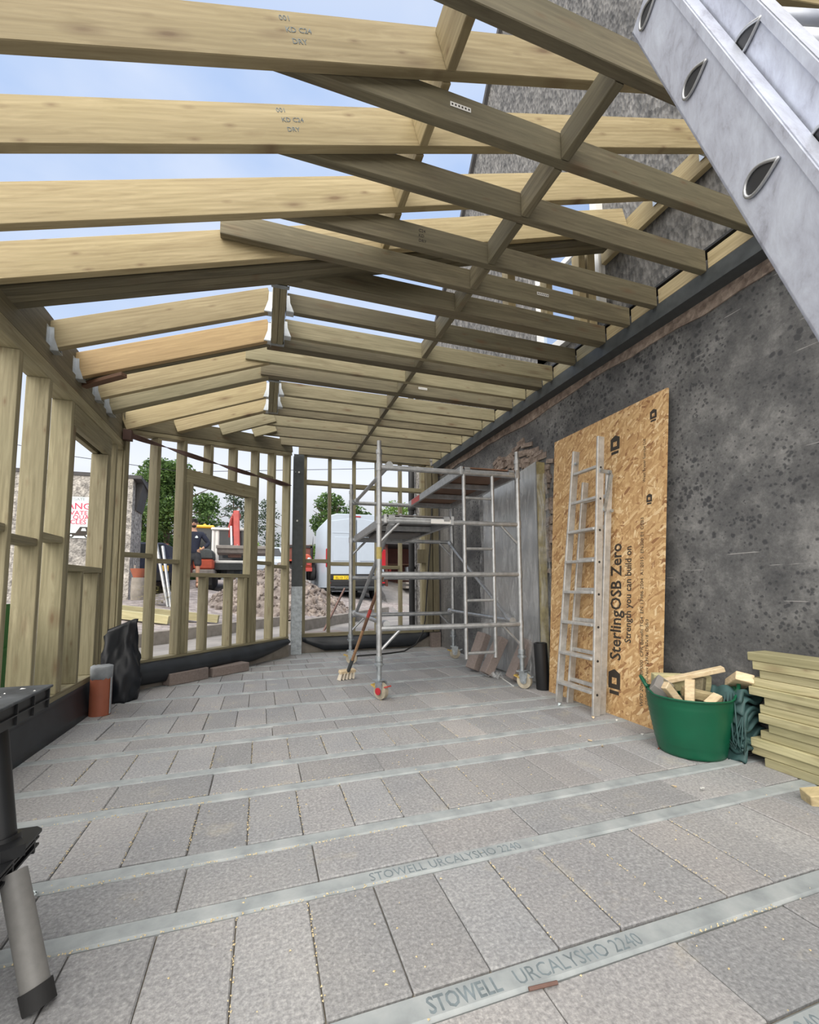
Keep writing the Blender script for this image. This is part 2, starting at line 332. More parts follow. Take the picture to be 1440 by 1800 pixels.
def m_leaf(name, lo, hi):
    m, nt, b = new_mat(name); setc(b, hi, 0.7)
    at = nd(nt, 'ShaderNodeAttribute', attribute_name='tone'); sp = nd(nt, 'ShaderNodeSeparateColor'); nt.links.new(at.outputs['Color'], sp.inputs[0])
    r = ramp(nt, [(0.0, lo), (1.0, hi)]); nt.links.new(sp.outputs[0], r.inputs['Fac']); nt.links.new(r.outputs['Color'], b.inputs['Base Color'])
    b.inputs['Subsurface Weight'].default_value = 0.0
    tr = nd(nt, 'ShaderNodeBsdfTranslucent'); nt.links.new(r.outputs['Color'], tr.inputs['Color'])
    ms = nd(nt, 'ShaderNodeMixShader'); ms.inputs[0].default_value = 0.35
    out = nt.nodes['Material Output']; nt.links.new(b.outputs[0], ms.inputs[1]); nt.links.new(tr.outputs[0], ms.inputs[2]); nt.links.new(ms.outputs[0], out.inputs['Surface'])
m_leaf('leaf_green', (0.05, 0.10, 0.035), (0.16, 0.27, 0.075))
m_leaf('leaf_bright', (0.09, 0.17, 0.04), (0.25, 0.38, 0.09))
m_leaf('leaf_conifer', (0.05, 0.085, 0.06), (0.13, 0.17, 0.11))
m_leaf('leaf_fern', (0.22, 0.22, 0.06), (0.50, 0.42, 0.16))
def m_film():
    m, nt, b = new_mat('clear_plastic_film'); setc(b, (0.8, 0.82, 0.84), 0.25)
    t = nd(nt, 'ShaderNodeBsdfTransparent'); ms = nd(nt, 'ShaderNodeMixShader'); out = nt.nodes['Material Output']
    v = coords(nt, (1, 3.0, 0.8)); f = noise(nt, v, 4, 5, 0.5, 1.2); r = ramp(nt, [(0.4, (0.04, 0.04, 0.04)), (0.75, (0.42, 0.42, 0.42))]); nt.links.new(f, r.inputs['Fac'])
    nt.links.new(r.outputs['Color'], ms.inputs[0]); nt.links.new(t.outputs[0], ms.inputs[1]); nt.links.new(b.outputs[0], ms.inputs[2]); nt.links.new(ms.outputs[0], out.inputs['Surface'])
m_film()
def m_scuffed():
    # scratched mill-finish aluminium with blobs of old adhesive
    m, nt, b = new_mat('scuffed_aluminium'); setc(b, (0.62, 0.68, 0.80), 0.45, 0.45)
    v = coords(nt, (1, 1, 0.45), rand=False); f = noise(nt, v, 30, 8, 0.75, 0.4)
    r = ramp(nt, [(0.30, (0.32, 0.33, 0.39)), (0.46, (0.50, 0.53, 0.62)), (0.7, (0.64, 0.69, 0.79))]); nt.links.new(f, r.inputs['Fac'])
    f2 = noise(nt, v, 7.5, 3, 0.5); r2 = ramp(nt, [(0.69, (0, 0, 0)), (0.70, (1, 1, 1))]); nt.links.new(f2, r2.inputs['Fac'])
    c = mixrgb(nt, r2.outputs['Color'], r.outputs['Color'], (0.50, 0.44, 0.36))
    nt.links.new(c, b.inputs['Base Color'])
m_scuffed()

# ------------------------------------------------------------------ mesh helpers
WLOC = {}          # world location of every parent (parents are never rotated)
def tag(o, label=None, cat=None, group=None, kind=None):
    if label: o['label'] = label
    if cat: o['category'] = cat
    if group: o['group'] = group
    if kind: o['kind'] = kind
    return o
def empty(name, loc, label=None, cat=None, group=None, kind=None):
    o = bpy.data.objects.new(name, None); COL.objects.link(o); o.location = loc; o.empty_display_size = 0.05
    WLOC[o.name] = Vector(loc)
    return tag(o, label, cat, group, kind)
def frame_from(d, up=(0, 0, 1)):
    x = Vector(d).normalized(); u = Vector(up)
    if abs(x.dot(u)) > 0.98: u = Vector((0, 1, 0))
    y = u.cross(x).normalized(); z = x.cross(y)
    return x, y, z
class B:
    """collects simple solids in world coordinates into ONE mesh"""
    def __init__(s): s.v = []; s.f = []; s.mi = []; s.cur = 0
    def mat(s, i): s.cur = i; return s
    def add(s, vs, fs):
        n = len(s.v); s.v += [Vector(p) for p in vs]; s.f += [tuple(n + i for i in f) for f in fs]; s.mi += [s.cur] * len(fs); return s
    def box(s, c, d, rot=None, ax=None):
        hx, hy, hz = d[0] / 2, d[1] / 2, d[2] / 2
        ps = [Vector((x, y, z)) for x in (-hx, hx) for y in (-hy, hy) for z in (-hz, hz)]
        if ax: M = Matrix(ax).transposed()
        else: M = Euler(rot).to_matrix() if rot else Matrix.Identity(3)
        return s.add([Vector(c) + M @ p for p in ps], [(0, 1, 3, 2), (4, 6, 7, 5), (0, 4, 5, 1), (2, 3, 7, 6), (0, 2, 6, 4), (1, 5, 7, 3)])
    def bar(s, p, q, w, h, up=(0, 0, 1)):
        p, q = Vector(p), Vector(q); x, y, z = frame_from(q - p, up)
        return s.box((p + q) / 2, ((q - p).length, w, h), ax=(x, y, z))
    def cyl(s, p, q, r, r2=None, n=14, cap=True):
        p, q = Vector(p), Vector(q); x, y, z = frame_from(q - p); r2 = r if r2 is None else r2
        vs = []; fs = []
        for k in range(n):
            a = 2 * PI * k / n; d = y * math.cos(a) + z * math.sin(a); vs += [p + d * r, q + d * r2]
        for k in range(n):
            j = (k + 1) % n; fs.append((2 * k, 2 * j, 2 * j + 1, 2 * k + 1))
        if cap: fs += [tuple(2 * k for k in reversed(range(n))), tuple(2 * k + 1 for k in range(n))]
        return s.add(vs, fs)
    def tube(s, pts, r, n=8, flat=1.0):
        pts = [Vector(p) for p in pts]; vs = []; fs = []; m = len(pts); py = None
        for i, p in enumerate(pts):
            d = (pts[min(i + 1, m - 1)] - pts[max(i - 1, 0)])
            x, y, z = frame_from(d)
            if py is not None:
                y = (py - x * py.dot(x)).normalized(); z = x.cross(y)
            py = y; rr = r[i] if isinstance(r, (list, tuple)) else r
            for k in range(n):
                a = 2 * PI * k / n; vs.append(p + y * math.cos(a) * rr + z * math.sin(a) * rr * flat)
        for i in range(m - 1):
            for k in range(n):
                j = (k + 1) % n; fs.append((i * n + k, i * n + j, (i + 1) * n + j, (i + 1) * n + k))
        fs += [tuple(reversed(range(n))), tuple((m - 1) * n + k for k in range(n))]
        return s.add(vs, fs)
    def lathe(s, c, prof, n=24, axis=(0, 0, 1), sx=1.0, sy=1.0):
        x, y, z = frame_from(axis); c = Vector(c); vs = []; fs = []; m = len(prof)
        for r, h in prof:
            for k in range(n):
                a = 2 * PI * k / n; vs.append(c + x * h + (y * math.cos(a) * sx + z * math.sin(a) * sy) * r)
        for i in range(m - 1):
            for k in range(n):
                j = (k + 1) % n; fs.append((i * n + k, i * n + j, (i + 1) * n + j, (i + 1) * n + k))
        if prof[0][0] > 1e-6: fs.append(tuple(reversed(range(n))))
        if prof[-1][0] > 1e-6: fs.append(tuple((m - 1) * n + k for k in range(n)))
        return s.add(vs, fs)
    def prism(s, poly, o, ex, ey, ez, t):
        """polygon (2-D) in the plane o+ex,ey, given thickness t along ez"""
        o, ex, ey, ez = Vector(o), Vector(ex), Vector(ey), Vector(ez); n = len(poly)
        vs = [o + ex * a + ey * b for a, b in poly] + [o + ex * a + ey * b + ez * t for a, b in poly]
        fs = [tuple(reversed(range(n))), tuple(range(n, 2 * n))] + [(k, (k + 1) % n, n + (k + 1) % n, n + k) for k in range(n)]
        return s.add(vs, fs)
    def ball(s, c, r, n=10, m=7, ax=None):
        rx, ry, rz = r if isinstance(r, (tuple, list)) else (r, r, r); M = Matrix(ax).transposed() if ax else Matrix.Identity(3)
        vs = []; fs = []; c = Vector(c)
        for i in range(m + 1):
            t = PI * i / m
            for k in range(n):
                a = 2 * PI * k / n; vs.append(c + M @ Vector((rx * math.sin(t) * math.cos(a), ry * math.sin(t) * math.sin(a), rz * math.cos(t))))
        for i in range(m):
            for k in range(n):
                j = (k + 1) % n; fs.append((i * n + k, (i + 1) * n + k, (i + 1) * n + j, i * n + j))
        return s.add(vs, fs)
    def grid(s, fn, nu, nv, close=False):
        vs = [fn(i / nu, j / nv) for i in range(nu + 1) for j in range(nv + 1)]
        fs = [(i * (nv + 1) + j, (i + 1) * (nv + 1) + j, (i + 1) * (nv + 1) + j + 1, i * (nv + 1) + j + 1) for i in range(nu) for j in range(nv)]
        return s.add(vs, fs)
    def rock(s, c, r, seed):
        rd = random.Random(seed); M = Euler((rd.random() * 6, rd.random() * 6, rd.random() * 6)).to_matrix(); n0 = len(s.v)
        s.ball((0, 0, 0), r, 7, 5)
        for i in range(n0, len(s.v)): s.v[i] = Vector(c) + M @ (s.v[i] * 1.0)
        for i in range(n0, len(s.v)): s.v[i] = s.v[i] + Vector((rd.uniform(-1, 1), rd.uniform(-1, 1), rd.uniform(-1, 1))) * (min(r) if isinstance(r, (tuple, list)) else r) * 0.18
        return s
    def out(s, name, mats, parent=None, bevel=0, smooth=False, solid=0, sub=0, origin=None, recalc=True):
        lo = Vector((min(p[i] for p in s.v) for i in range(3))); hi = Vector((max(p[i] for p in s.v) for i in range(3)))
        c = Vector(origin) if origin is not None else Vector(((lo.x + hi.x) / 2, (lo.y + hi.y) / 2, lo.z))
        me = bpy.data.meshes.new(name); me.from_pydata([p - c for p in s.v], [], s.f)
        for m in ([mats] if isinstance(mats, str) else mats): me.materials.append(MATS[m])
        for p, i in zip(me.polygons, s.mi): p.material_index = i
        if recalc:
            import bmesh
            bm = bmesh.new(); bm.from_mesh(me); bmesh.ops.remove_doubles(bm, verts=bm.verts, dist=1e-6); bmesh.ops.recalc_face_normals(bm, faces=bm.faces); bm.to_mesh(me); bm.free()
        if smooth:
            for p in me.polygons: p.use_smooth = True
        o = bpy.data.objects.new(name, me); COL.objects.link(o)
        if parent:
            o.parent = parent; o.location = c - WLOC[parent.name]
        else: o.location = c
        WLOC[o.name] = c
        if solid: md = o.modifiers.new('solid', 'SOLIDIFY'); md.thickness = solid; md.offset = 0
        if bevel: md = o.modifiers.new('bevel', 'BEVEL'); md.width = bevel; md.segments = 1; md.limit_method = 'ANGLE'
        if sub: md = o.modifiers.new('sub', 'SUBSURF'); md.levels = sub; md.render_levels = sub
        return o
def smooth_by_angle(o, deg=40):
    for p in o.data.polygons: p.use_smooth = True
    for e in o.data.edges: pass
    try: o.data.set_sharp_from_angle(angle=math.radians(deg))
    except Exception: pass
    return o

def timber(name, p, q, w, h, mat, parent=None, up=(0, 0, 1), bevel=0.003):
    """a sawn length from p to q (centre line): w across, h along 'up'; grain follows its length"""
    p, q = Vector(p), Vector(q); x, y, z = frame_from(q - p, up); L = (q - p).length
    b = B(); b.box((0, 0, 0), (L, w, h))
    me = bpy.data.meshes.new(name); me.from_pydata(b.v, [], b.f); me.materials.append(MATS[mat])
    o = bpy.data.objects.new(name, me); COL.objects.link(o)
    M = Matrix((x, y, z)).transposed().to_4x4(); c = (p + q) / 2
    M.translation = c - (WLOC[parent.name] if parent else Vector())
    if parent: o.parent = parent
    o.matrix_local = M
    md = o.modifiers.new('bevel', 'BEVEL'); md.width = bevel; md.segments = 1
    return o
def text_part(name, s, size, origin, ex, ey, mat, parent, ext=0.0006, align='LEFT', sx=1.0, bold=0.0):
    """raised lettering; ex = reading direction, ey = up of the letters"""
    cu = bpy.data.curves.new(name, 'FONT'); cu.body = s; cu.size = size; cu.extrude = ext; cu.align_x = align; cu.resolution_u = 2; cu.offset = bold
    t = bpy.data.objects.new('tmp_text', cu); COL.objects.link(t)
    dg = bpy.context.evaluated_depsgraph_get(); me = bpy.data.meshes.new_from_object(t.evaluated_get(dg)); bpy.data.objects.remove(t)
    ex, ey = Vector(ex).normalized(), Vector(ey).normalized(); ez = ex.cross(ey)
    M = Matrix((ex * sx, ey, ez)).transposed()
    for v in me.vertices: v.co = M @ v.co
    me.materials.clear(); me.materials.append(MATS[mat])
    o = bpy.data.objects.new(name, me); COL.objects.link(o); o.parent = parent; o.location = Vector(origin) - WLOC[parent.name]; WLOC[o.name] = Vector(origin)
    return o
def add_tone(o, per):
    me = o.data; ca = me.color_attributes.new('tone', 'FLOAT_COLOR', 'POINT')
    for i, d in enumerate(ca.data): d.color = per(i)

# ------------------------------------------------------------------ setting: floor
XL, XW = -1.30, 2.82
def make_floor():
    beams = [-0.62, -0.33, 0.22 - 0.02, 0.76, 1.09, 1.597, 1.907, 2.408, 2.748, 3.205, 3.49, 4.01, 4.583, 5.165, 5.63, 6.02, 6.42, 6.9]
    half = 0.038
    x0s = {1.09: 0.381, 1.907: -0.682, 2.748: -0.90, 0.76: 1.14, 1.597: 0.21, 2.408: 0.22}
    b = B(); rd = random.Random(3); tones = []
    for k in range(len(beams) - 1):
        y0, y1 = beams[k] + half + 0.004, beams[k + 1] - half - 0.004; narrow = (y1 - y0) < 0.30
        pit = 0.443 if narrow else 0.2165; off = x0s.get(beams[k], rd.random()); x = XL - 0.12 + ((off - (XL - 0.12)) % pit) - pit
        while x < XW + 0.02:
            a, c = max(x + 0.0017, XL - 0.12), min(x + pit - 0.0017, XW + 0.02)
            if c - a > 0.02:
                zt = rd.uniform(-0.003, 0.002); b.box(((a + c) / 2, (y0 + y1) / 2, zt - 0.05), (c - a, y1 - y0 - rd.uniform(0, 0.006), 0.1), rot=(rd.uniform(-.004, .004), rd.uniform(-.006, .006), rd.uniform(-.003, .003)))
                t = rd.uniform(0.86, 1.1); wm = rd.uniform(-0.02, 0.012); tones += [(t + wm, t, t - wm * 0.6, 1)] * 8
            x += pit
    o = b.out('floor', 'concrete_block', origin=(0, 0, 0), recalc=False)
    add_tone(o, lambda i: tones[i] if i < len(tones) else (1, 1, 1, 1))
    md = o.modifiers.new('bevel', 'BEVEL'); md.width = 0.004; md.segments = 1
    tag(o, kind='structure')
    for yb in beams:
        bb = B(); t = 0.008
        prof = [(-half, -0.12), (half, -0.12), (half, -0.006), (half - t, 0.001), (-half + t, 0.001), (-half, -0.006)]
        bb.prism(prof, (XL - 0.12, yb, 0), (0, 1, 0), (0, 0, 1), (1, 0, 0), XW + 0.12 - XL)
        q = bb.out('floor_beam', 'smooth_beam_concrete', o)
        if yb == 1.09:
            text_part('lettering', 'STOWELL', 0.062, (0.40, 1.066, 0.0012), (1, 0, 0), (0, 1, 0), 'blue_ink', q, 0.0002, sx=0.72, bold=0.0012)
            text_part('lettering', 'URCALYSHO 2240', 0.062, (0.64, 1.066, 0.0012), (1, 0, 0), (0, 1, 0), 'blue_ink', q, 0.0002, sx=0.82)
        if yb == 1.597:
            text_part('lettering', 'STOWELL URCALYSHO 2240', 0.062, (0.376, 1.573, 0.0012), (1, 0, 0), (0, 1, 0), 'blue_ink', q, 0.0002, sx=0.76)
        if yb == 0.76:
            text_part('lettering', 'CALYSHO 2240', 0.062, (0.92, 0.738, 0.0012), (1, 0, 0), (0, 1, 0), 'blue_ink', q, 0.0002, sx=0.8)
    # dark bed under the joints
    u = B(); u.box((0.76, 3.2, -0.062), (4.2, 7.6, 0.1)); u.out('floor_bed', 'joint_sand', o)
    return o
FLOOR = make_floor()

def make_sawdust():
    b = B(); rd = random.Random(11)
    lines = []
    for k in (-2, -1, 2, 3, 4, 5, 6): lines.append(((0.381 + .2165 * k, 1.14), (0.381 + .2165 * k, 1.54), 0.6))
    for k in range(0, 9): lines.append(((-0.682 + .2165 * k, 1.96), (-0.682 + .2165 * k, 2.36), 0.55))
    for k in range(0, 11): lines.append(((-0.90 + .2165 * k, 2.79), (-0.90 + .2165 * k, 3.16), 0.5))
    lines += [((-0.9, 1.05), (-0.1, 1.05), 0.8), ((-.85, 1.555), (0.5, 1.555), 0.8), ((-1.1, 1.866), (0.6, 1.866), 0.9), ((-1.2, 2.447), (0.5, 2.447), .7), ((1.2, 1.048), (1.55, 1.048), 1.0), ((-1.2, 2.366), (-.2, 2.366), .6)]
    for (a, c, den) in lines:
        L = math.hypot(c[0] - a[0], c[1] - a[1]); n = int(L * 130 * den)
        for _ in range(n):
            t = rd.random(); g = rd.gauss(0, 0.0028); dx, dy = (c[0] - a[0]) / L, (c[1] - a[1]) / L
            x = a[0] + (c[0] - a[0]) * t - dy * g; y = a[1] + (c[1] - a[1]) * t + dx * g; r = rd.uniform(0.0015, 0.0042); an = rd.random() * 6
            b.add([(x + r * math.cos(an + j * 2.1), y + r * math.sin(an + j * 2.1), rd.uniform(0.0, 0.0035)) for j in range(3)] + [(x, y, 0.005)], [(0, 1, 3), (1, 2, 3), (2, 0, 3), (0, 2, 1)])
    for _ in range(520):
        x = rd.uniform(-1.2, 2.6); y = rd.uniform(0.6, 4.5); r = rd.uniform(0.0015, 0.005); an = rd.random() * 6
        b.add([(x + r * math.cos(an + j * 2.1) * (1.8 if j == 0 else 1), y + r * math.sin(an + j * 2.1), 0.0005) for j in range(3)] + [(x, y, 0.004)], [(0, 1, 3), (1, 2, 3), (2, 0, 3), (0, 2, 1)])
    o = b.out('sawdust', 'sawdust_yellow', recalc=False); tag(o, 'yellow sawdust scattered in the joints of the grey floor', 'sawdust', kind='stuff')
make_sawdust()

# ------------------------------------------------------------------ setting: house wall
def make_house():
    hw = empty('wall_right', (XW, 2, 0), kind='structure')
    b = B(); b.prism([(-3, -0.4), (7.95, -0.4), (7.95, 2.95), (-3, 2.95)], (XW, 0, 0), (0, 1, 0), (0, 0, 1), (1, 0, 0), 0.3)
    b.out('rendered_wall', 'charcoal_render', hw)
    b = B(); b.prism([(-3, 2.95), (7.95, 2.95), (7.95, 4.6), (5.85, 6.55), (4.30, 8.6), (2.4, 10.6), (-3, 5.6)], (XW + 0.02, 0, 0), (0, 1, 0), (0, 0, 1), (1, 0, 0), 0.28)
    b.out('roughcast_gable', 'house_roughcast', hw)
    b = B(); b.box((XW + 2.6, 7.93, 2.1), (4.9, 0.25, 5.0)); b.out('return_wall', 'house_roughcast', hw)
    # verge of the house roof
    b = B()
    pts = [(8.15, 4.45), (5.85, 6.60), (4.28, 8.68), (2.4, 10.72)]
    for (y0, z0), (y1, z1) in zip(pts, pts[1:]): b.bar((XW + 0.05, y0, z0), (XW + 0.05, y1, z1), 0.16, 0.07)
    b.out('verge', 'roof_slate', hw)
    b = B(); b.add([(XW, 8.2, 4.4), (XW + 5, 8.2, 4.4), (XW + 5, 2.4, 10.75), (XW, 2.4, 10.75), (XW, 5.85, 6.62), (XW, 4.28, 8.7)], [(0, 1, 2, 3, 5, 4)]); b.out('roof_slope', 'roof_slate', hw)
    # patch of bare masonry where the render was hacked off
    b = B(); rd = random.Random(5); 
    for i in range(170):
        y = rd.uniform(3.74, 5.0); z = rd.uniform(1.9, 2.60 - max(0, 4.3 - y) * 0.42 + 0.05 * math.sin(9 * y))
        if y < 3.92: z = rd.uniform(1.1, 2.34)
        b.box((XW - 0.001, y, z), (rd.uniform(.02, .06), rd.uniform(.08, .2), rd.uniform(.04, .075)), rot=(rd.uniform(-.25, .25), rd.uniform(-.15, .15), rd.uniform(-.12, .12)))
    b.out('bare_masonry', 'stone_rubble_wall', hw)
    b = B(); 
    ys = [1.2 + 0.22 * i for i in range(30)]; rd = random.Random(2)
    top = [(y, 2.94) for y in ys]; low = [(y, 2.87 - rd.uniform(0.0, 0.05)) for y in reversed(ys)]
    b.prism(top + low, (XW - 0.012, 0, 0), (0, 1, 0), (0, 0, 1), (1, 0, 0), 0.014); b.out('mortar_bedding', 'stone_rubble_wall', hw)
    w = empty('window_1', (XW, 3.4, 3.4), kind='structure')
    b = B()
    for (y0, y1, z0, z1) in ((2.98, 3.92, 3.38, 3.46), (2.98, 3.92, 4.92, 5.0), (2.98, 3.06, 3.38, 5.0), (3.84, 3.92, 3.38, 5.0), (2.98, 3.92, 4.16, 4.22)): b.box((XW, (y0 + y1) / 2, (z0 + z1) / 2), (0.10, y1 - y0, z1 - z0))
    b.out('window_frame', 'white_paint', w); b = B(); b.box((XW, 3.45, 3.81), (0.03, 0.78, 0.70)); b.out('pane', 'sky_glass', w); b = B(); b.box((XW, 3.45, 4.57), (0.03, 0.78, 0.70)); b.out('pane', 'sky_glass', w)
    # steel channel carrying the joists
    s = empty('steel_channel', (2.74, 3.4, 2.92)); tag(s, 'dark grey steel beam along the charcoal house wall under the joist ends', 'steel beam')
    b = B(); b.box((2.705, 3.55, 2.985), (0.012, 7.0, 0.11)); b.box((2.76, 3.55, 2.935), (0.12, 7.0, 0.012)); b.out('channel_web', 'dark_steel', s)
    b = B(); b.box((2.775, 3.55, 3.205), (0.09, 7.0, 0.016)); b.out('top_flange', 'trim_black', s)
    # drainpipe outside the far end
    d = empty('drainpipe', (2.72, 7.72, 0.2)); tag(d, 'black drainpipe on the corner of the house beyond the back frame', 'pipe')
    b = B(); b.cyl((2.62, 7.75, 0.15), (2.62, 7.75, 4.6), 0.055); smooth_by_angle(b.out('pipe', 'trim_black', d))
    for z in (1.3, 2.4, 3.4):
        b = B(); b.cyl((2.62, 7.75, z), (2.62, 7.75, z + 0.05), 0.068); b.box((2.69, 7.8, z + .025), (.1, .03, .03)); b.out('bracket', 'trim_black', d)
    g = B(); g.box((2.76, 7.6, 1.9), (0.10, 0.9, 3.6)); g.out('pale_render_pier', 'pebbledash', hw)
make_house()

# ------------------------------------------------------------------ setting: stud walls
ST = 'stud_timber'
def make_left_wall():
    w = empty('wall_left', (-1.37, 2.8, 0.24), kind='structure')
    xi, xo = -1.30, -1.425; xc = (xi + xo) / 2; D = xi - xo
    def stud(y0, y1, z0, z1, n='stud'): return timber(n, (xc, (y0 + y1) / 2, z0), (xc, (y0 + y1) / 2, z1), (y1 - y0) - 0.002, D, ST, w, up=(1, 0, 0))
    timber('sole_plate', (xc, 0.4, 0.272), (xc, 4.93, 0.272), D, 0.045, ST, w)
    timber('top_plate', (xc, 0.4, 2.375), (xc, 4.95, 2.375), D, 0.09, ST, w)
    timber('top_plate', (xc - 0.004, 0.4, 2.48), (xc - 0.004, 4.95, 2.48), D, 0.115, 'shaded_treated_timber', w)
    for y in (1.10, 1.465, 1.83, 2.195, 2.555, 2.92, 3.287): stud(y, y + 0.046, 0.295, 2.33)
    stud(3.647, 3.691, 0.295, 2.33); stud(3.693, 3.737, 0.295, 2.165, 'jack_stud')
    stud(4.438, 4.482, 0.295, 2.165, 'jack_stud'); stud(4.485, 4.529, 0.295, 2.33)
    stud(4.66, 4.705, 0.295, 2.33); stud(4.86, 4.905, 0.295, 2.33)
    timber('lintel', (xi - 0.022, 3.70, 2.248), (xi - 0.022, 4.53, 2.248), 0.045, 0.16, ST, w); timber('lintel', (xo + 0.024, 3.70, 2.248), (xo + 0.024, 4.53, 2.248), 0.045, 0.16, ST, w)
    timber('window_sill_board', (xc, 3.74, 1.15), (xc, 4.437, 1.15), D, 0.045, ST, w)
    stud(3.99, 4.035, 0.295, 1.127, 'cripple_stud'); stud(4.34, 4.385, 0.295, 1.127, 'cripple_stud')
    for y0, y1, z in ((1.15, 1.463, 1.28), (1.513, 1.828, 1.33), (1.877, 2.193, 1.28), (2.242, 2.553, 1.33), (2.602, 2.918, 1.33), (2.967, 3.286, 1.285), (3.334, 3.646, 1.335)): timber('noggin', (xc, y0, z), (xc, y1, z), D - 0.02, 0.046, ST, w)
    b = B(); b.box((-1.40, 2.6, 0.08), (0.14, 4.9, 0.34)); b.out('block_upstand', 'concrete_kerb', w)
make_left_wall()

SA, SB = Vector((-1.28, 4.85, 0)), Vector((0.42, 6.70, 0))
SD = (SB - SA).normalized(); SN = Vector((-SD.y, SD.x, 0))       # along the splayed wall, and outwards
def SP(L, z, o=0.0): return SA + SD * L + SN * o + Vector((0, 0, z))
def splay_top(L): return 2.495 + 0.18 * L
def make_splay_wall():
    w = empty('wall_splay', SP(1.2, 0.24, 0.06), kind='structure'); D = 0.125
    def stud(L0, L1, z0, z1, n='stud'): 
        Lc = (L0 + L1) / 2; return timber(n, SP(Lc, z0, D / 2), SP(Lc, z1, D / 2), L1 - L0 - 0.002, D, ST, w, up=-SN)
    timber('sole_plate', SP(0.02, 0.266, D / 2), SP(2.46, 0.266, D / 2), D, 0.046, ST, w)
    timber('top_plate', SP(-0.02, splay_top(0) + .022, D / 2), SP(2.47, splay_top(2.47) + .022, D / 2), D, 0.045, ST, w)
    timber('rim_board', SP(-0.02, splay_top(0) + .135, 0.02), SP(2.47, splay_top(2.47) + .135, 0.02), 0.045, 0.17, 'shaded_treated_timber', w)
    for L in (0.0, 0.335): stud(L, L + 0.046, 0.29, splay_top(L) - .002)
    stud(0.648, 0.692, 0.29, splay_top(.67)); stud(0.694, 0.738, 0.29, 2.165, 'jack_stud'); stud(0.740, 0.784, 0.29, 2.165, 'jack_stud')
    stud(1.672, 1.716, 0.29, 2.165, 'jack_stud'); stud(1.718, 1.762, 0.29, 2.165, 'jack_stud'); stud(1.764, 1.806, 0.29, splay_top(1.78))
    stud(2.085, 2.13, 0.29, splay_top(2.1)); stud(2.405, 2.45, 0.29, splay_top(2.42))
    timber('lintel', SP(0.695, 2.24, 0.023), SP(1.762, 2.24, 0.023), 0.045, 0.15, ST, w); timber('lintel', SP(0.695, 2.24, D - 0.023), SP(1.762, 2.24, D - 0.023), 0.045, 0.15, ST, w)
    timber('window_sill_board', SP(0.786, 1.139, D / 2), SP(1.671, 1.139, D / 2), D, 0.045, ST, w)
    for L in (0.99, 1.36, 1.59): stud(L, L + 0.045, 0.29, 1.116, 'cripple_stud')
    for L in (1.005, 1.38): stud(L, L + 0.045, 2.316, splay_top(L), 'cripple_stud')
    for L0, L1, z in ((0.047, 0.334, 1.323), (0.382, 0.647, 1.276), (1.807, 2.084, 1.32), (2.131, 2.404, 1.282), (1.807, 2.084, 2.515), (2.131, 2.404, 2.49)): timber('noggin', SP(L0, z, D / 2), SP(L1, z, D / 2), D - 0.03, 0.045, ST, w)
    b = B(); b.bar(SP(-0.05, 0.06, 0.09), SP(2.5, 0.06, 0.09), 0.12, 0.36); b.out('block_upstand', 'concrete_kerb', w)
make_splay_wall()

def make_back_wall():
    w = empty('wall_back', (1.6, 7.0, 0.23), kind='structure'); y0 = 6.95; D = 0.10; yc = y0 + D / 2
    def stud(x0, x1, z0, z1, n='stud'): return timber(n, ((x0 + x1) / 2, yc, z0), ((x0 + x1) / 2, yc, z1), x1 - x0, D, ST, w, up=(0, 1, 0))
    timber('sole_plate', (0.56, yc, 0.258), (2.7, yc, 0.258), D, 0.06, ST, w)
    timber('top_plate', (0.56, yc, 3.07), (2.7, yc, 3.07), D, 0.06, ST, w)
    for x in (0.588, 0.97, 1.362, 1.738, 2.14): stud(x, x + 0.047, 0.288, 3.04)
    stud(2.525, 2.60, 0.288, 3.04)
    for x0, x1, z in ((0.636, 0.969, 2.625), (1.018, 1.361, 2.60), (1.41, 1.737, 2.60), (1.786, 2.139, 2.595), (2.188, 2.524, 2.60)): timber('noggin', (x0, yc, z), (x1, yc, z), D, 0.065, ST, w)
    for x0, x1, z in ((0.636, 0.969, 1.39), (1.018, 1.361, 1.35), (1.41, 1.737, 1.35), (1.786, 2.139, 1.30)): timber('noggin', (x0, yc, z), (x1, yc, z), D, 0.055, ST, w)
    timber('post', (2.625, 6.88, 0.25), (2.625, 6.88, 3.0), 0.09, 0.10, 'shaded_treated_timber', w, up=(0, 1, 0)); timber('post', (2.735, 6.87, 0.25), (2.735, 6.87, 3.0), 0.10, 0.10, 'shaded_treated_timber', w, up=(0, 1, 0))
    timber('packing_block', (2.52, 6.92, 1.37), (2.52, 6.92, 1.60), 0.16, 0.05, 'shaded_treated_timber', w, up=(0, 1, 0))
    b = B(); b.box((1.65, 7.02, 0.05), (2.25, 0.12, 0.36)); b.out('block_upstand', 'concrete_kerb', w)
    b = B(); b.box((2.72, 6.87, 0.12), (0.16, 0.1, 0.24)); b.out('block_upstand', 'brown_brick', w)
make_back_wall()

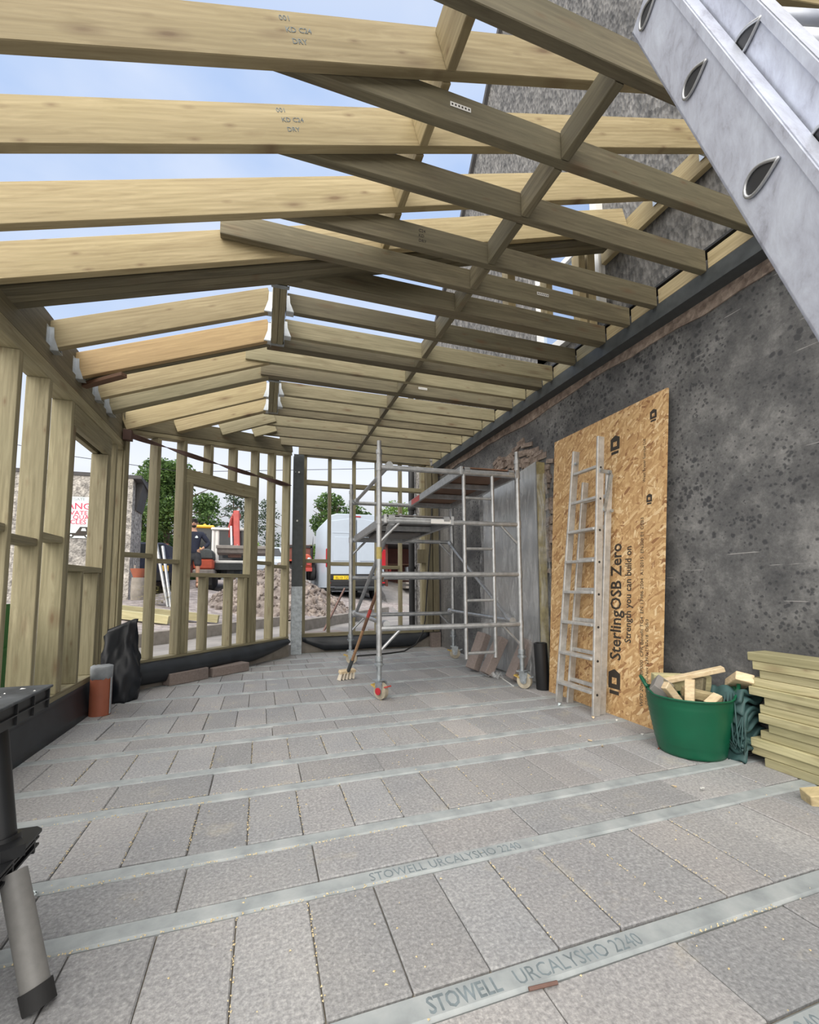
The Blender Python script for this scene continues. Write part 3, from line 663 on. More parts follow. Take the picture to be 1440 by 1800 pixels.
def make_post():
    p = empty('steel_post', (0.50, 6.86, 0)); tag(p, 'dark steel corner post between the splayed and back stud frames', 'steel post')
    b = B()
    for s in (-1, 1): b.box((0.50, 6.86 + s * 0.066, 2.0), (0.15, 0.012, 2.0))
    b.box((0.50, 6.86, 2.0), (0.012, 0.13, 2.0)); b.out('shaft', 'dark_steel', p)
    b = B()
    for s in (-1, 1): b.box((0.50, 6.86 + s * 0.066, 0.505), (0.15, 0.012, 1.0))
    b.box((0.50, 6.86, 0.505), (0.012, 0.13, 1.0)); b.out('galvanised_foot', 'galvanised_steel', p)
    for x, z in ((0.50, 2.72), (0.485, 1.98), (0.56, 1.30), (0.555, 0.72), (0.45, 2.72)):  # pale solid discs stand in for sky showing through bolt holes
        b = B(); b.cyl((x, 6.77, z), (x, 6.795, z), 0.014 if x in (0.50, 0.485) else 0.007, n=8); b.out('sky_hole_disc', 'white_paint' if x in (0.50, 0.485) else 'galvanised_steel', p)
make_post()

# damp-proof membrane
def make_membrane():
    rd = random.Random(4)
    b = B(); b.grid(lambda u, v: Vector((-1.283 + 0.012 * math.sin(9 * u + 3 * v) * (1 - v) - 0.02 * v, 0.5 + 4.4 * u, 0.002 + 0.262 * v)), 60, 5)
    tag(b.out('membrane', 'membrane', solid=0.003, smooth=True), 'black membrane strip along the foot of the left stud frame', 'membrane', 'damp proof membranes')
    def f(u, v):
        L = 0.02 + 2.40 * u; drop = 0.05 + 0.135 * (max(0, (u - 0.55) / 0.45) ** 2.2); z = 0.262 - v * (0.262 - drop) 
        o = -0.008 - 0.11 * math.sin(PI * min(1, v * 0.9)) * (0.5 + 0.5 * math.sin(PI * min(1, u * 1.1))) - 0.02 * math.sin(15 * u + 4 * v) * v * (1 - u)
        return SP(L, z, o)
    b = B(); b.grid(f, 50, 10)
    tag(b.out('membrane', 'membrane', solid=0.003, smooth=True), 'black membrane bulging out under the splayed stud frame behind loose blocks', 'membrane', 'damp proof membranes')
    def g(u, v):
        x = 0.60 + 2.05 * u; lip = max(0.03, 0.03 + 0.9 * max(0, 0.16 - u) + 1.1 * max(0, u - 0.86)); z = 0.235 - v * (0.235 - min(lip, .2))
        return Vector((x, 6.945 - 0.13 * math.sin(PI * min(1, v * 0.85)) * math.sin(PI * u) ** 0.5 - 0.01 * math.sin(20 * u), z))
    b = B(); b.grid(g, 50, 10)
    tag(b.out('membrane', 'membrane', solid=0.003, smooth=True), 'black membrane sagging under the back stud frame behind the scaffold tower', 'membrane', 'damp proof membranes')
make_membrane()

# ------------------------------------------------------------------ roof timbers
PR, GT, OT = 'pale_rafter_timber', 'shaded_treated_timber', 'orange_timber'
def hanger(x, y, z, sgn, parent, w=0.06, h=0.13):
    """thin zinc joist hanger round the end of a joist; sgn = side of the header it is nailed to"""
    b = B()
    for s in (-1, 1):
        b.prism([(0, 0), (0.055, 0), (0.028, h * 0.55), (0.024, h), (0, h)], (x, y + s * w / 2, z), (sgn, 0, 0), (0, 0, 1), (0, s, 0), 0.0025)
        b.box((x + sgn * 0.001, y + s * (w / 2 + 0.02), z + h * 0.5), (0.0025, 0.04, h))
    b.box((x + sgn * 0.028, y, z - 0.002), (0.056, w, 0.003))
    b.out('joist_hanger', 'hanger_zinc', parent)
def lz(x): return 2.975 + 0.325 * x
def thing_timber(name, p, q, w, h, mat, label, cat, group=None, up=(0, 0, 1)):
    o = timber(name, p, q, w, h, mat, up=up); return tag(o, label, cat, group)
def raft_obj(y, mat, label, x0=-1.42, x1=2.76, w=0.046, hang=True, stamp=None):
    root = empty('rafter', ((x0 + x1) / 2, y, lz((x0 + x1) / 2)), label, 'rafter', 'long pale lean-to rafters')
    timber('timber_length', (x0, y, lz(x0) + 0.1025), (x1, y, lz(x1) + 0.1025), w, 0.195, mat, root)
    if hang: hanger(2.765, y, lz(2.73) + 0.005, -1, root)
    if stamp is not None:
        e1 = Vector((1, 0, 0.325)).normalized(); e2 = Vector((-e1.z, 0, e1.x))
        for k, t in enumerate(('001', 'KD C24', 'DRY')): text_part('grading_stamp', t, 0.030, Vector((stamp, y - w / 2 - 0.0008, lz(stamp) + 0.02)) + e2 * (0.135 - k * 0.045) + e1 * (0.012 * k), e1, e2, 'blue_ink', root, 0.0004)
    return root
raft_obj(1.205, PR, 'pale sloping rafter passing above the big aluminium ladder, nearest the camera')
raft_obj(1.60, PR, 'long pale sloping rafter across the very top, first of four below the sky gap', stamp=0.06)
raft_obj(1.945, PR, 'long pale sloping rafter second from the top edge of the photo', stamp=0.06)
raft_obj(2.325, PR, 'long pale knotty sloping rafter third from the top edge')
raft_obj(2.672, PR, 'long pale sloping rafter fourth from the top, front face of the triple beam', hang=False)
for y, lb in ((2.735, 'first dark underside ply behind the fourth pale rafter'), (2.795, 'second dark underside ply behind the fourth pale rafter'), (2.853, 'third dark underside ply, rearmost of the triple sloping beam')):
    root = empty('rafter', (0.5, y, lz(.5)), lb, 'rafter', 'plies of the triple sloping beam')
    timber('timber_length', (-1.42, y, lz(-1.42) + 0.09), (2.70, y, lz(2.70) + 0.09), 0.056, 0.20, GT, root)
# blocking between the long rafters
for y0, y1, lb in ((1.229, 1.576, 'slanting noggin between the two rafters nearest the camera'), (1.624, 1.921, 'noggin between the first and second long pale rafters'), (1.969, 2.301, 'noggin between the second and third long pale rafters'), (2.349, 2.648, 'noggin between the third and fourth long pale rafters')):
    x = 0.70; thing_timber('noggin', (x, y0, lz(x) + 0.09), (x, y1, lz(x) + 0.09), 0.045, 0.18, PR, lb, 'noggin', 'noggins between the long rafters', up=(-0.3, 0, 1))
thing_timber('ledger_board', (2.795, -0.4, 3.90), (2.795, 2.95, 3.90), 0.045, 0.19, PR, 'pale ledger board high on the roughcast wall holding the rafter ends', 'ledger')
# flat ceiling joists (right half)
JZ = 3.03
def joist(y, x0, label, mat=GT, x1=2.70, h=0.145, sticker=None, ink=None, w=0.045):
    root = empty('ceiling_joist', ((x0 + x1) / 2, y, JZ), label, 'joist', 'flat ceiling joists running to the house wall')
    timber('timber_length', (x0, y, JZ + h / 2), (x1, y, JZ + h / 2), w, h, mat, root)
    if sticker:
        b = B(); b.box((sticker, y - w / 2 - 0.0012, JZ + 0.085), (0.10, 0.001, 0.022), rot=(0, 0.0, 0)); s = b.out('paper_sticker', 'white_paint', root); s['label'] = 'small white printed sticker'
        b = B()
        for k in range(6): b.box((sticker - 0.04 + k * 0.016, y - w / 2 - 0.002, JZ + 0.085), (0.008, 0.001, 0.008))
        b.out('sticker_print', 'ink', s)
    if ink:
        for k, t in enumerate(('C24', 'KD', 'DRY')): text_part('grading_stamp', t, 0.026, (ink, y - w / 2 - 0.0006, JZ + 0.10 - k * 0.032), (1, 0, 0), (0, 0, 1), 'ink', root, 0.0004)
    return root
joist(1.251, -0.12, 'dark ceiling joist cut off by the top edge beside the big ladder')
joist(1.646, -0.12, 'ceiling joist with a white sticker, second nearest the camera', sticker=0.79)
joist(1.991, -0.12, 'ceiling joist starting under the second pale rafter')
joist(2.371, -0.12, 'ceiling joist with a dark grading stamp starting under the third pale rafter', ink=0.85)
joist(2.622, -0.27, 'ceiling joist with its sawn square end overlapping the fourth pale rafter', sticker=1.9)
joist(2.905, 0.05, 'ceiling joist just behind the triple sloping beam', w=0.09)
joist(3.26, 0.135, 'joist in a shaded grey tone hung on the first ridge block, nearer of two')  # shade put into the darker timber colour
joist(3.60, 0.135, 'joist in a sunlit pale tone hung on the first ridge block, farther of two', 'stud_timber')  # sunlit look put in by a paler timber colour
joist(3.80, 0.0, 'doubled joist at the far end of the first ridge block', w=0.09)
joist(4.08, -0.18, 'single joist with long pointed end just beyond the doubled joist', 'stud_timber')
joist(4.37, -0.05, 'doubled joist in front of the second ridge block', w=0.09, sticker=1.6)
joist(4.76, 0.135, 'joist hung on the second ridge block, nearer of two', 'stud_timber')
joist(5.10, 0.135, 'joist hung on the second ridge block, farther of two', 'stud_timber')
joist(5.34, -0.02, 'joist at the far end of the second ridge block')
joist(5.72, -0.35, 'third joist in front of the back stud frame', 'stud_timber')
joist(6.12, -0.15, 'second joist in front of the back stud frame')
joist(6.50, 0.2, 'last joist in front of the back stud frame')
joist(6.90, 0.5, 'joist lying over the back stud frame', x1=2.66)
# noggins along the middle of the flat joists
NY = [1.251, 1.646, 1.991, 2.371, 2.622, 2.905, 3.26, 3.60, 3.80, 4.08, 4.37, 4.76, 5.10, 5.34, 5.72, 6.12, 6.50, 6.90]
ORD = ['first', 'second', 'third', 'fourth', 'fifth', 'sixth', 'seventh', 'eighth', 'ninth', 'tenth', 'eleventh', 'twelfth', 'thirteenth', 'fourteenth', 'fifteenth', 'sixteenth', 'seventeenth']
for k in range(len(NY) - 1):
    a, c = NY[k], NY[k + 1]; wa = 0.048 if a in (2.905, 3.80, 4.37) else 0.026; wc = 0.048 if c in (2.905, 3.80, 4.37) else 0.026
    if c - wc - a - wa < 0.05: continue
    thing_timber('noggin', (1.335, a + wa, JZ + .0725), (1.335, c - wc, JZ + .0725), 0.045, 0.145, GT, '%s noggin from the camera in the line crossing the flat ceiling joists' % ORD[k], 'noggin', 'noggins between the flat ceiling joists', up=(0, 0, 1))
# packers on the steel between joist ends
for k in range(len(NY) - 1):
    a, c = NY[k] + 0.03, NY[k + 1] - 0.03
    if NY[k] in (2.905, 3.80, 4.37): a += 0.02
    if NY[k + 1] in (2.905, 3.80, 4.37): c -= 0.02
    if c - a < 0.05: continue
    thing_timber('packer', (2.725, a, JZ + .068), (2.725, c, JZ + .068), 0.045, 0.11, PR if k < 5 else 'stud_timber', '%s timber packer from the camera on the steel beam between joist ends' % ORD[k], 'packer', 'packers on the steel beam')
# left slope rafters hung on the rim board
def sz(x): return 2.535 + (3.03 - 2.535) / 1.28 * (x + 1.25)
thing_timber('rim_board', (-1.335, 2.9, 2.64), (-1.335, 4.97, 2.64), 0.045, 0.20, GT, 'rim board above the left stud frame that the short rafters hang from', 'rim board')
def short_rafter(y, x0, x1, label, mat=PR, w=0.046, hang=True, ridge=True):
    root = empty('short_rafter', ((x0 + x1) / 2, y, sz((x0 + x1) / 2)), label, 'rafter', 'short rafters of the left slope')
    timber('timber_length', (x0, y, sz(x0) + 0.10), (x1, y, sz(x1) + 0.10), w, 0.18, mat, root)
    if hang: hanger(-1.312, y, sz(-1.31) - 0.003, 1, root, w + 0.012, 0.15)
    if ridge: hanger(x1 + 0.002, y, sz(x1) - 0.003, -1, root, w + 0.012, 0.15)
    return root
short_rafter(3.30, -1.31, 0.028, 'short pale rafter from rim board to first ridge block, in front of the orange-brown one', PR)
short_rafter(3.71, -1.31, 0.028, 'short orange-brown knotty rafter hung on the first ridge block', OT)
short_rafter(3.765, -1.31, 0.06, 'dark rafter doubled up behind the orange-brown one', GT, hang=False, ridge=False)
short_rafter(4.10, -1.31, 0.06, 'short pale rafter between the two ridge blocks', PR, ridge=False)
short_rafter(4.40, -1.31, 0.07, 'short doubled rafter in front of the second ridge block', 'stud_timber', w=0.09, ridge=False)
short_rafter(4.86, -1.31, 0.028, 'short pale rafter meeting the corner of left and splayed frames', PR, hang=False)
short_rafter(5.26, -0.93, 0.028, 'short rafter from the splayed frame to the second ridge block', PR, w=0.08, hang=False)
short_rafter(5.70, -0.52, 0.10, 'second short rafter sitting on the splayed frame', 'stud_timber', hang=False, ridge=False)
short_rafter(6.08, -0.16, 0.12, 'last and shortest rafter sitting on the splayed frame', 'stud_timber', hang=False, ridge=False)
def ridge(y0, y1, label):
    root = empty('ridge_block', (0.08, (y0 + y1) / 2, JZ), label, 'ridge board', 'doubled ridge blocks')
    for x in (0.0545, 0.1015): timber('ply', (x, y0, JZ + 0.10), (x, y1, JZ + 0.10), 0.045, 0.21, 'stud_timber', root)
    for y in (y0 + 0.008, y1 - 0.008):
        b = B(); b.box((0.078, y, JZ - 0.003), (0.115, 0.035, 0.004)); b.box((0.02, y, JZ + 0.06), (0.003, 0.035, 0.12)); b.box((0.136, y, JZ + 0.06), (0.003, 0.035, 0.12)); b.out('end_hanger', 'galvanised_steel', root)
    for y in (3.26, 3.60) if y0 < 4 else (4.76, 5.10): hanger(0.128, y, JZ - 0.003, 1, root, 0.058, 0.12)
ridge(2.96, 3.74, 'doubled ridge block with joist hangers, nearer of the two')
ridge(4.43, 5.29, 'doubled ridge block with joist hangers, farther of the two')
thing_timber('timber_offcut', (-1.30, 3.82, 2.515), (-0.98, 3.60, 2.545), 0.05, 0.03, 'old_brown_timber', 'dark offcut stuck out under the hanger of the orange-brown rafter', 'offcut')
# stud cheek above the joists at the far end of the lean-to
ck = empty('stud_cheek', (2.3, 2.98, 3.18), 'small stud frame closing the lean-to end above the ceiling joists', 'stud frame')
for x, w in ((1.86, 0.07), (2.22, 0.06), (2.56, 0.07), (2.66, 0.08)): timber('stud', (x, 2.99, 3.18), (x, 2.99, lz(x) + 0.06), w, 0.09, PR, ck, up=(0, 1, 0))
timber('bottom_rail', (1.6, 2.99, 3.20), (2.70, 2.99, 3.20), 0.09, 0.04, PR, ck)
# twisted strap bracing the corner
def strap():
    b = B(); p, q = SP(-0.01, 2.475, -0.035), SP(2.36, 2.455, -0.06); d = (q - p).normalized()
    n1 = Vector((0, 0, 1)); n2 = d.cross(n1).normalized(); n1 = n2.cross(d)
    def f(u, v):
        a = u * PI * 3.5; w = 0.026; c = p.lerp(q, u); o = n1 * math.cos(a) + n2 * math.sin(a)
        t = n2 * math.cos(a) - n1 * math.sin(a); k = v * 4
        cs = [(-w, -.004), (w, -.004), (w, .004), (-w, .004), (-w, -.004)][int(round(k))]
        return c + o * cs[0] + t * cs[1] + Vector((0, 0, -0.015 * math.sin(PI * u)))
    b.grid(f, 60, 4); o = b.out('strap', 'strap_brown', smooth=False); tag(o, 'brown twisted strap stretched across the splayed frame to the steel post', 'strap')
    b = B(); b.box(SP(0.0, 2.47, -0.03), (0.07, 0.07, 0.10)); b.out('anchor_wrap', 'strap_brown', o)
strap()

# ------------------------------------------------------------------ scaffold tower
def make_tower():
    th = math.radians(-3.0); C = Vector((1.78, 4.84, 0))
    def T(x, y, z): return C + Vector((x * math.cos(th) - y * math.sin(th), x * math.sin(th) + y * math.cos(th), z))
    root = empty('scaffold_tower', (1.78, 4.84, 0), 'aluminium mobile scaffold tower on castors in front of the grey wall', 'scaffold tower')
    W, L = 0.715, 0.935; R = 0.0254; AL = 'scaffold_aluminium'
    def cup(b, p, q): b.cyl(p, q, 0.034)
    for j, ly in enumerate((-L, L)):
        fr = empty('end_frame', T(0, ly, 0.35)); fr.parent = root; fr.location = T(0, ly, 0.35) - WLOC[root.name]
        for lx in (-W, W):
            b = B(); b.cyl(T(lx, ly, 0.36), T(lx, ly, 2.27), R)
            b.cyl(T(lx, ly, 2.27), T(lx, ly, 2.36), 0.021)
            for z in (0.62, 1.11, 1.61, 2.11): b.cyl(T(lx, ly, z - 0.035), T(lx, ly, z + 0.035), 0.031)
            b.cyl(T(lx, ly, 2.235), T(lx, ly, 2.275), 0.030); smooth_by_angle(b.out('upright', AL, fr))
        for z in (0.62, 1.11, 1.61, 2.11):
            b = B(); b.cyl(T(-W, ly, z), T(W, ly, z), R); smooth_by_angle(b.out('rail', AL, fr))
        for z in (0.62, 1.61):
            for s in (-1, 1):
                b = B(); b.cyl(T(s * W, ly, z - 0.21), T(s * (W - 0.21), ly, z), 0.014, n=10); smooth_by_angle(b.out('gusset_strut', AL, fr))
        if j == 0:
            for lx in (0.13, 0.435):
                b = B(); b.cyl(T(lx, ly, 0.31), T(lx, ly, 2.10), 0.019, n=10); smooth_by_angle(b.out('ladder_stile', AL, fr))
            for k in range(8):
                z = 0.36 + 0.25 * k
                if abs(z - 2.11) < 0.03: continue
                b = B(); b.cyl(T(0.13, ly, z), T(0.435, ly, z), 0.015, n=10); smooth_by_angle(b.out('rung', AL, fr))
    for lx in (-W, W):
        for ly in (-L, L):
            lg = empty('castor_leg', T(lx, ly, 0)); lg.parent = root; lg.location = T(lx, ly, 0) - WLOC[root.name]
            b = B(); b.cyl(T(lx, ly, 0.17), T(lx, ly, 0.38), 0.022); b.cyl(T(lx, ly, 0.33), T(lx, ly, 0.375), 0.035); b.cyl(T(lx, ly, 0.285), T(lx, ly, 0.325), 0.033); b.cyl(T(lx, ly, 0.30), T(lx, ly, 0.31), 0.045)
            smooth_by_angle(b.out('adjustable_leg', 'galvanised_steel', lg))
            dx = 0.035 * (1 if lx < 0 else 1); cx = T(lx, ly, 0) + Vector((0.012, -0.02, 0.075)); a = 0.55 if ly < 0 else 1.2
            wx = Vector((math.cos(a), math.sin(a), 0)); wy = Vector((-wx.y, wx.x, 0))
            b = B(); b.cyl(cx - wx * 0.02, cx + wx * 0.02, 0.073, n=24); b.cyl(cx - wx * 0.024, cx + wx * 0.024, 0.035, n=14); smooth_by_angle(b.out('wheel', 'caster_cream', lg))
            b = B(); b.box(T(lx, ly, 0.165), (0.085, 0.085, 0.012), rot=(0, 0, a))
            for s in (-1, 1): b.prism([(-0.045, 0.16), (0.045, 0.16), (0.03, 0.06), (0.0, 0.045), (-0.03, 0.06)], cx + wx * s * 0.032 - Vector((0, 0, 0.075)), wy, (0, 0, 1), wx, 0.004)
            b.cyl(cx - wx * 0.04, cx + wx * 0.04, 0.008, n=8); b.out('fork', 'galvanised_steel', lg)
            b = B(); b.box(cx + wy * 0.075 + Vector((0, 0, 0.035)), (0.05, 0.06, 0.012), rot=(0.3, 0, a)); b.out('brake_pedal', 'yellow_pedal', lg)
            b = B(); b.box(cx - wy * 0.08 + Vector((0, 0, 0.045)), (0.045, 0.05, 0.012), rot=(-0.3, 0, a)); b.out('release_pedal', 'red_paint' if (lx < 0 and ly < 0) else 'galvanised_steel', lg)
            if lx < 0 and ly < 0:
                b = B(); b.cyl(cx - wx * 0.044, cx - wx * 0.036, 0.032, n=12); b.out('brake_drum', 'lamp_red', lg)
    def brace(p, q, name='brace', r=0.021):
        b = B(); p, q = T(*p), T(*q); d = (q - p).normalized(); b.cyl(p, q, r, n=12)
        for e, s in ((p, 1), (q, -1)): b.cyl(e + d * s * -0.03, e + d * s * 0.07, 0.034, n=10)
        smooth_by_angle(b.out(name, AL, root))
    brace((-W + 0.10, -L + .03, 2.14), (-W + 0.06, L - .03, 2.13), 'side_brace')
    brace((-W + 0.07, -L + .03, 0.655), (-W + 0.04, L - .03, 0.655), 'side_brace'); brace((W - 0.09, -L + .03, 0.655), (W - 0.05, L - .03, 0.655), 'side_brace')
    brace((-W + 0.12, -L + .03, 1.58), (-W + 0.06, L - .04, 0.64), 'diagonal_brace'); brace((W - 0.05, L - .04, 1.58), (W - 0.09, -L + 0.05, 0.66), 'diagonal_brace')
    def deck(x0, x1, z, ply, name, red=False):
        d = empty('platform', T((x0 + x1) / 2, 0, z)); d.parent = root; d.location = T((x0 + x1) / 2, 0, z) - WLOC[root.name]
        ux, uy = T(1, 0, 0) - T(0, 0, 0), T(0, 1, 0) - T(0, 0, 0)
        b = B(); b.box(T((x0 + x1) / 2, 0, z + 0.035), (x1 - x0 - 0.02, 2 * L + 0.02, 0.012), ax=(ux, uy, (0, 0, 1))); b.out('plywood_deck', ply, d)
        for x in (x0, x1):
            b = B(); b.box(T(x, 0, z), (0.03, 2 * L + 0.06, 0.085), ax=(ux, uy, (0, 0, 1))); b.out('side_beam', AL, d, bevel=0.004)
        for y in (-L + 0.02, -0.3, 0.3, L - 0.02):
            b = B(); b.box(T((x0 + x1) / 2, y, z - 0.005), (x1 - x0, 0.05, 0.05), ax=(ux, uy, (0, 0, 1))); b.out('cross_member', AL, d)
        for x in (x0 + 0.06, x1 - 0.06):
            for y in (-L, L):
                b = B(); b.cyl(T(x - 0.03, y, z + 0.008), T(x + 0.03, y, z + 0.008), 0.034, n=12); b.out('hook', AL, d)
        if red:
            b = B(); b.box(T(x0 - 0.017, L - 0.32, z), (0.004, 0.36, 0.07), ax=(ux, uy, (0, 0, 1))); s = b.out('warning_sticker', 'red_paint', d); s['label'] = 'red sticker'
        return d
    d = deck(0.10, 0.70, 2.125, 'brown_ply', 'upper', True)
    b = B(); ux, uy = T(1, 0, 0) - T(0, 0, 0), T(0, 1, 0) - T(0, 0, 0); b.box(T(0.40, 0.25, 2.172), (0.56, 1.3, 0.018), ax=(ux, uy, (0, 0, 1))); b.out('trapdoor', 'old_brown_timber', d)
    d = deck(-0.66, 0.0, 1.625, 'grey_ply', 'lower')
    b = B(); b.box(T(-0.33, 0.1, 1.585), (0.5, 0.5, 0.02), ax=(ux, uy, (0, 0, 1))); b.out('trapdoor', 'grey_ply', d)
    b = B(); b.box(T(-0.12, -L - 0.027, 1.612), (0.20, 0.002, 0.04), ax=(ux, uy, (0, 0, 1))); s = b.out('torn_sticker', 'white_paint', root); s['label'] = 'torn white sticker'
    b = B(); b.cyl(T(-W, -L, 1.25), T(-W, -L, 1.36), 0.0262, n=14); s = b.out('paint_stain', 'fern_yellow', root); s['label'] = 'yellow paint stain'
    for x in (-0.50, -0.36): 
        b = B(); b.ball(T(x, -L + 0.03, 1.655), 0.03, 8, 6); b.out('clamp', 'galvanised_steel', root)
make_tower()

def make_broom():
    p, q = Vector((0.905, 4.86, 0.075)), Vector((1.02, 3.82, 1.03))
    hd = Vector((0.885, 4.92, 0.075)); q = Vector((1.085, 4.05, 1.11))
    root = empty('broom', (hd.x, hd.y, 0), 'broom with cream bristles leaning on the left of the scaffold tower', 'broom')
    b = B(); d = (q - p).normalized(); b.cyl(p + d * .16, q, 0.015, n=10); smooth_by_angle(b.out('handle', 'broom_handle_wood', root))
    b = B(); b.cyl(p + d * 0.62, p + d * 1.2, 0.0165, n=10); smooth_by_angle(b.out('worn_upper_handle', 'old_brown_timber', root))
    b = B(); b.cyl(p + d * 0.80, p + d * 0.9, 0.0172, n=10); s = smooth_by_angle(b.out('red_mark', 'red_paint', root))
    b = B(); b.cyl(p + d * 0.02, p + d * 0.19, 0.02, n=10); smooth_by_angle(b.out('socket', 'dark_steel', root))
    b = B(); b.box((0.90, 4.87, 0.085), (0.19, 0.06, 0.035), rot=(0.25, 0, 0.35)); b.out('head_block', 'fresh_cut_timber', root, bevel=0.006)
    for k in range(5):
        b = B(); 
        for j in range(4):
            c = Vector((0.90, 4.87, 0)) + Vector((math.cos(.35), math.sin(.35), 0)) * (-0.076 + 0.038 * k) + Vector((-math.sin(.35), math.cos(.35), 0)) * (-0.022 + 0.014 * j)
            b.cyl((c.x, c.y, 0.075), (c.x - 0.006 + 0.004 * k - .02, c.y - 0.012, 0.002), 0.007, 0.011, n=6)
        b.out('bristles', 'bristle_cream', root)
make_broom()

# ------------------------------------------------------------------ board and ladder against the wall
def make_osb():
    root = empty('strand_board', (2.70, 3.1, 0), 'tall printed strand board sheet leaning on the charcoal wall behind the ladder', 'board')
    z1 = 2.435; xb, xt = 2.605, 2.775; y0, y1 = 2.43, 3.70
    sl = Vector((xt - xb, 0, z1)).normalized(); nrm = Vector((-sl.z, 0, sl.x))
    b = B(); b.prism([(y0, 0), (y1 - 0.03, 0), (y1 - 0.015, z1 / sl.z), (y0 - 0.06, z1 / sl.z)], (xb, 0, 0), (0, 1, 0), sl, -nrm, 0.018)
    b.out('sheet', 'strand_board', root)
    def onb(y, t): return Vector((xb, y, 0)) + sl * t + nrm * 0.0006
    T_ = lambda s, size, y, t, sx=1.0, bold=0.0: text_part('printed_lettering', s, size, onb(y, t), sl, (0, 1, 0), 'ink', root, 0.0003, sx=sx, bold=bold)
    # text reads upwards, its 'up' towards the far end of the wall
    T_('SterlingOSB Zero', 0.155, 2.79, 0.42, 0.82, 0.0028)
    T_('Strength you can build on', 0.086, 2.69, 0.565, 0.83, 0.0014)
    T_('WPD 20mm BP000  CPR Benefit TG4  EN 13986 2004  A1:2015  EN300 E1 OSB3', 0.042, 2.575, 0.13, 0.98)
    T_('0502-CPR 20-Nov  2397x1197x18  OSB/3', 0.036, 2.53, 0.15, 0.98); T_('West Fraser Europe Ltd', 0.038, 2.56, 1.78, 0.9)
    def logo(y, t, s):
        b = B(); c = onb(y, t)
        b.prism([(0, 0), (s, 0), (s * 1.25, s * .5), (s, s), (0, s)], c, sl, (0, 1, 0), nrm, 0.0004); b.prism([(-.35 * s, 0.1 * s), (-.12 * s, .1 * s), (-.12 * s, .9 * s), (-.35 * s, .9 * s)], c, sl, (0, 1, 0), nrm, 0.0004)
        o = b.out('printed_logo', 'ink', root)
        b = B(); b.prism([(s * .3, s * .3), (s * .7, s * .3), (s * .7, s * .7), (s * .3, s * .7)], c + nrm * 0.0005, sl, (0, 1, 0), nrm, 0.0003); b.out('logo_centre', 'strand_board', o)
    logo(2.79, 0.20, 0.12); logo(2.82, 2.12, 0.10); logo(2.50, 1.62, 0.05); logo(2.46, 2.25, 0.06)
make_osb()

def make_combi_ladder():
    root = empty('combination_ladder', (2.47, 3.08, 0), 'worn aluminium combination ladder with eight flat treads leaning on strand board', 'ladder')
    LA = 'ladder_aluminium'
    # front section, narrowing upwards
    nb, nt_ = Vector((2.455, 2.875, 0)), Vector((2.60, 2.86, 2.21)); fb, ft = Vector((2.455, 3.325, 0)), Vector((2.60, 3.16, 2.17))
    fs = empty('front_section', (2.5, 3.1, 0)); fs.parent = root; fs.location = Vector((2.5, 3.1, 0)) - WLOC[root.name]
    for p, q in ((nb, nt_), (fb, ft)):
        b = B(); b.bar(p, q, 0.022, 0.065, up=(-1, 0, 0.1)); b.out('stile', LA, fs, bevel=0.003)
    hts = [0.175, 0.43, 0.69, 0.945, 1.20, 1.455, 1.71, 1.965]
    for k, h in enumerate(hts):
        a, c = nb.lerp(nt_, h / 2.21), fb.lerp(ft, h / 2.17); a.y += 0.012; c.y -= 0.012
        d = 0.075 if k < 6 else 0.035
        b = B(); b.bar(a + Vector((-0.008, 0, 0)), c + Vector((-0.008, 0, 0)), d, 0.022); b.out('tread', LA, fs, bevel=0.003)
        b = B(); p = nb.lerp(nt_, (h - 0.015) / 2.21); b.cyl(p + Vector((0, -0.0125, 0)), p + Vector((0, -0.0105, 0)), 0.010, n=10); b.out('rivet_hole', 'trim_black', fs)
    # rear section
    rs = empty('rear_section', (2.58, 3.1, 0)); rs.parent = root; rs.location = Vector((2.58, 3.1, 0)) - WLOC[root.name]
    b1, t1, b2, t2 = Vector((2.53, 2.895, 0)), Vector((2.685, 2.875, 1.92)), Vector((2.53, 3.275, 0)), Vector((2.685, 3.16, 1.90))
    for p, q in ((b1, t1), (b2, t2)):
        b = B(); b.bar(p, q, 0.022, 0.06, up=(-1, 0, 0.1)); b.out('stile', LA, rs, bevel=0.003)
    for k in range(7):
        h = 0.20 + 0.255 * k; a, c = b1.lerp(t1, h / 1.92), b2.lerp(t2, h / 1.9)
        b = B(); b.bar(a, c, 0.03, 0.03); b.out('rung', LA, rs, bevel=0.003)
    for y in (2.853,):
        b = B(); b.box((2.625, y, 1.92), (0.12, 0.010, 0.03)); b.bar((2.60, y, 1.60), (2.69, y, 1.90), 0.006, 0.03, up=(-1, 0, 0.2)); b.out('hinge_arm', 'galvanised_steel', root)
        for x, z in ((2.58, 1.93), (2.67, 1.92), (2.60, 1.60), (2.668, 1.60)):
            b = B(); b.cyl((x, y - 0.014, z), (x, y - 0.004, z), 0.014, n=8); b.out('hinge_bolt', 'galvanised_steel', root)
    b = B(); b.cyl((2.588, 3.18, 2.06), (2.588, 3.13, 2.06), 0.014, n=8); b.out('stop_bolt', 'galvanised_steel', root)
make_combi_ladder()

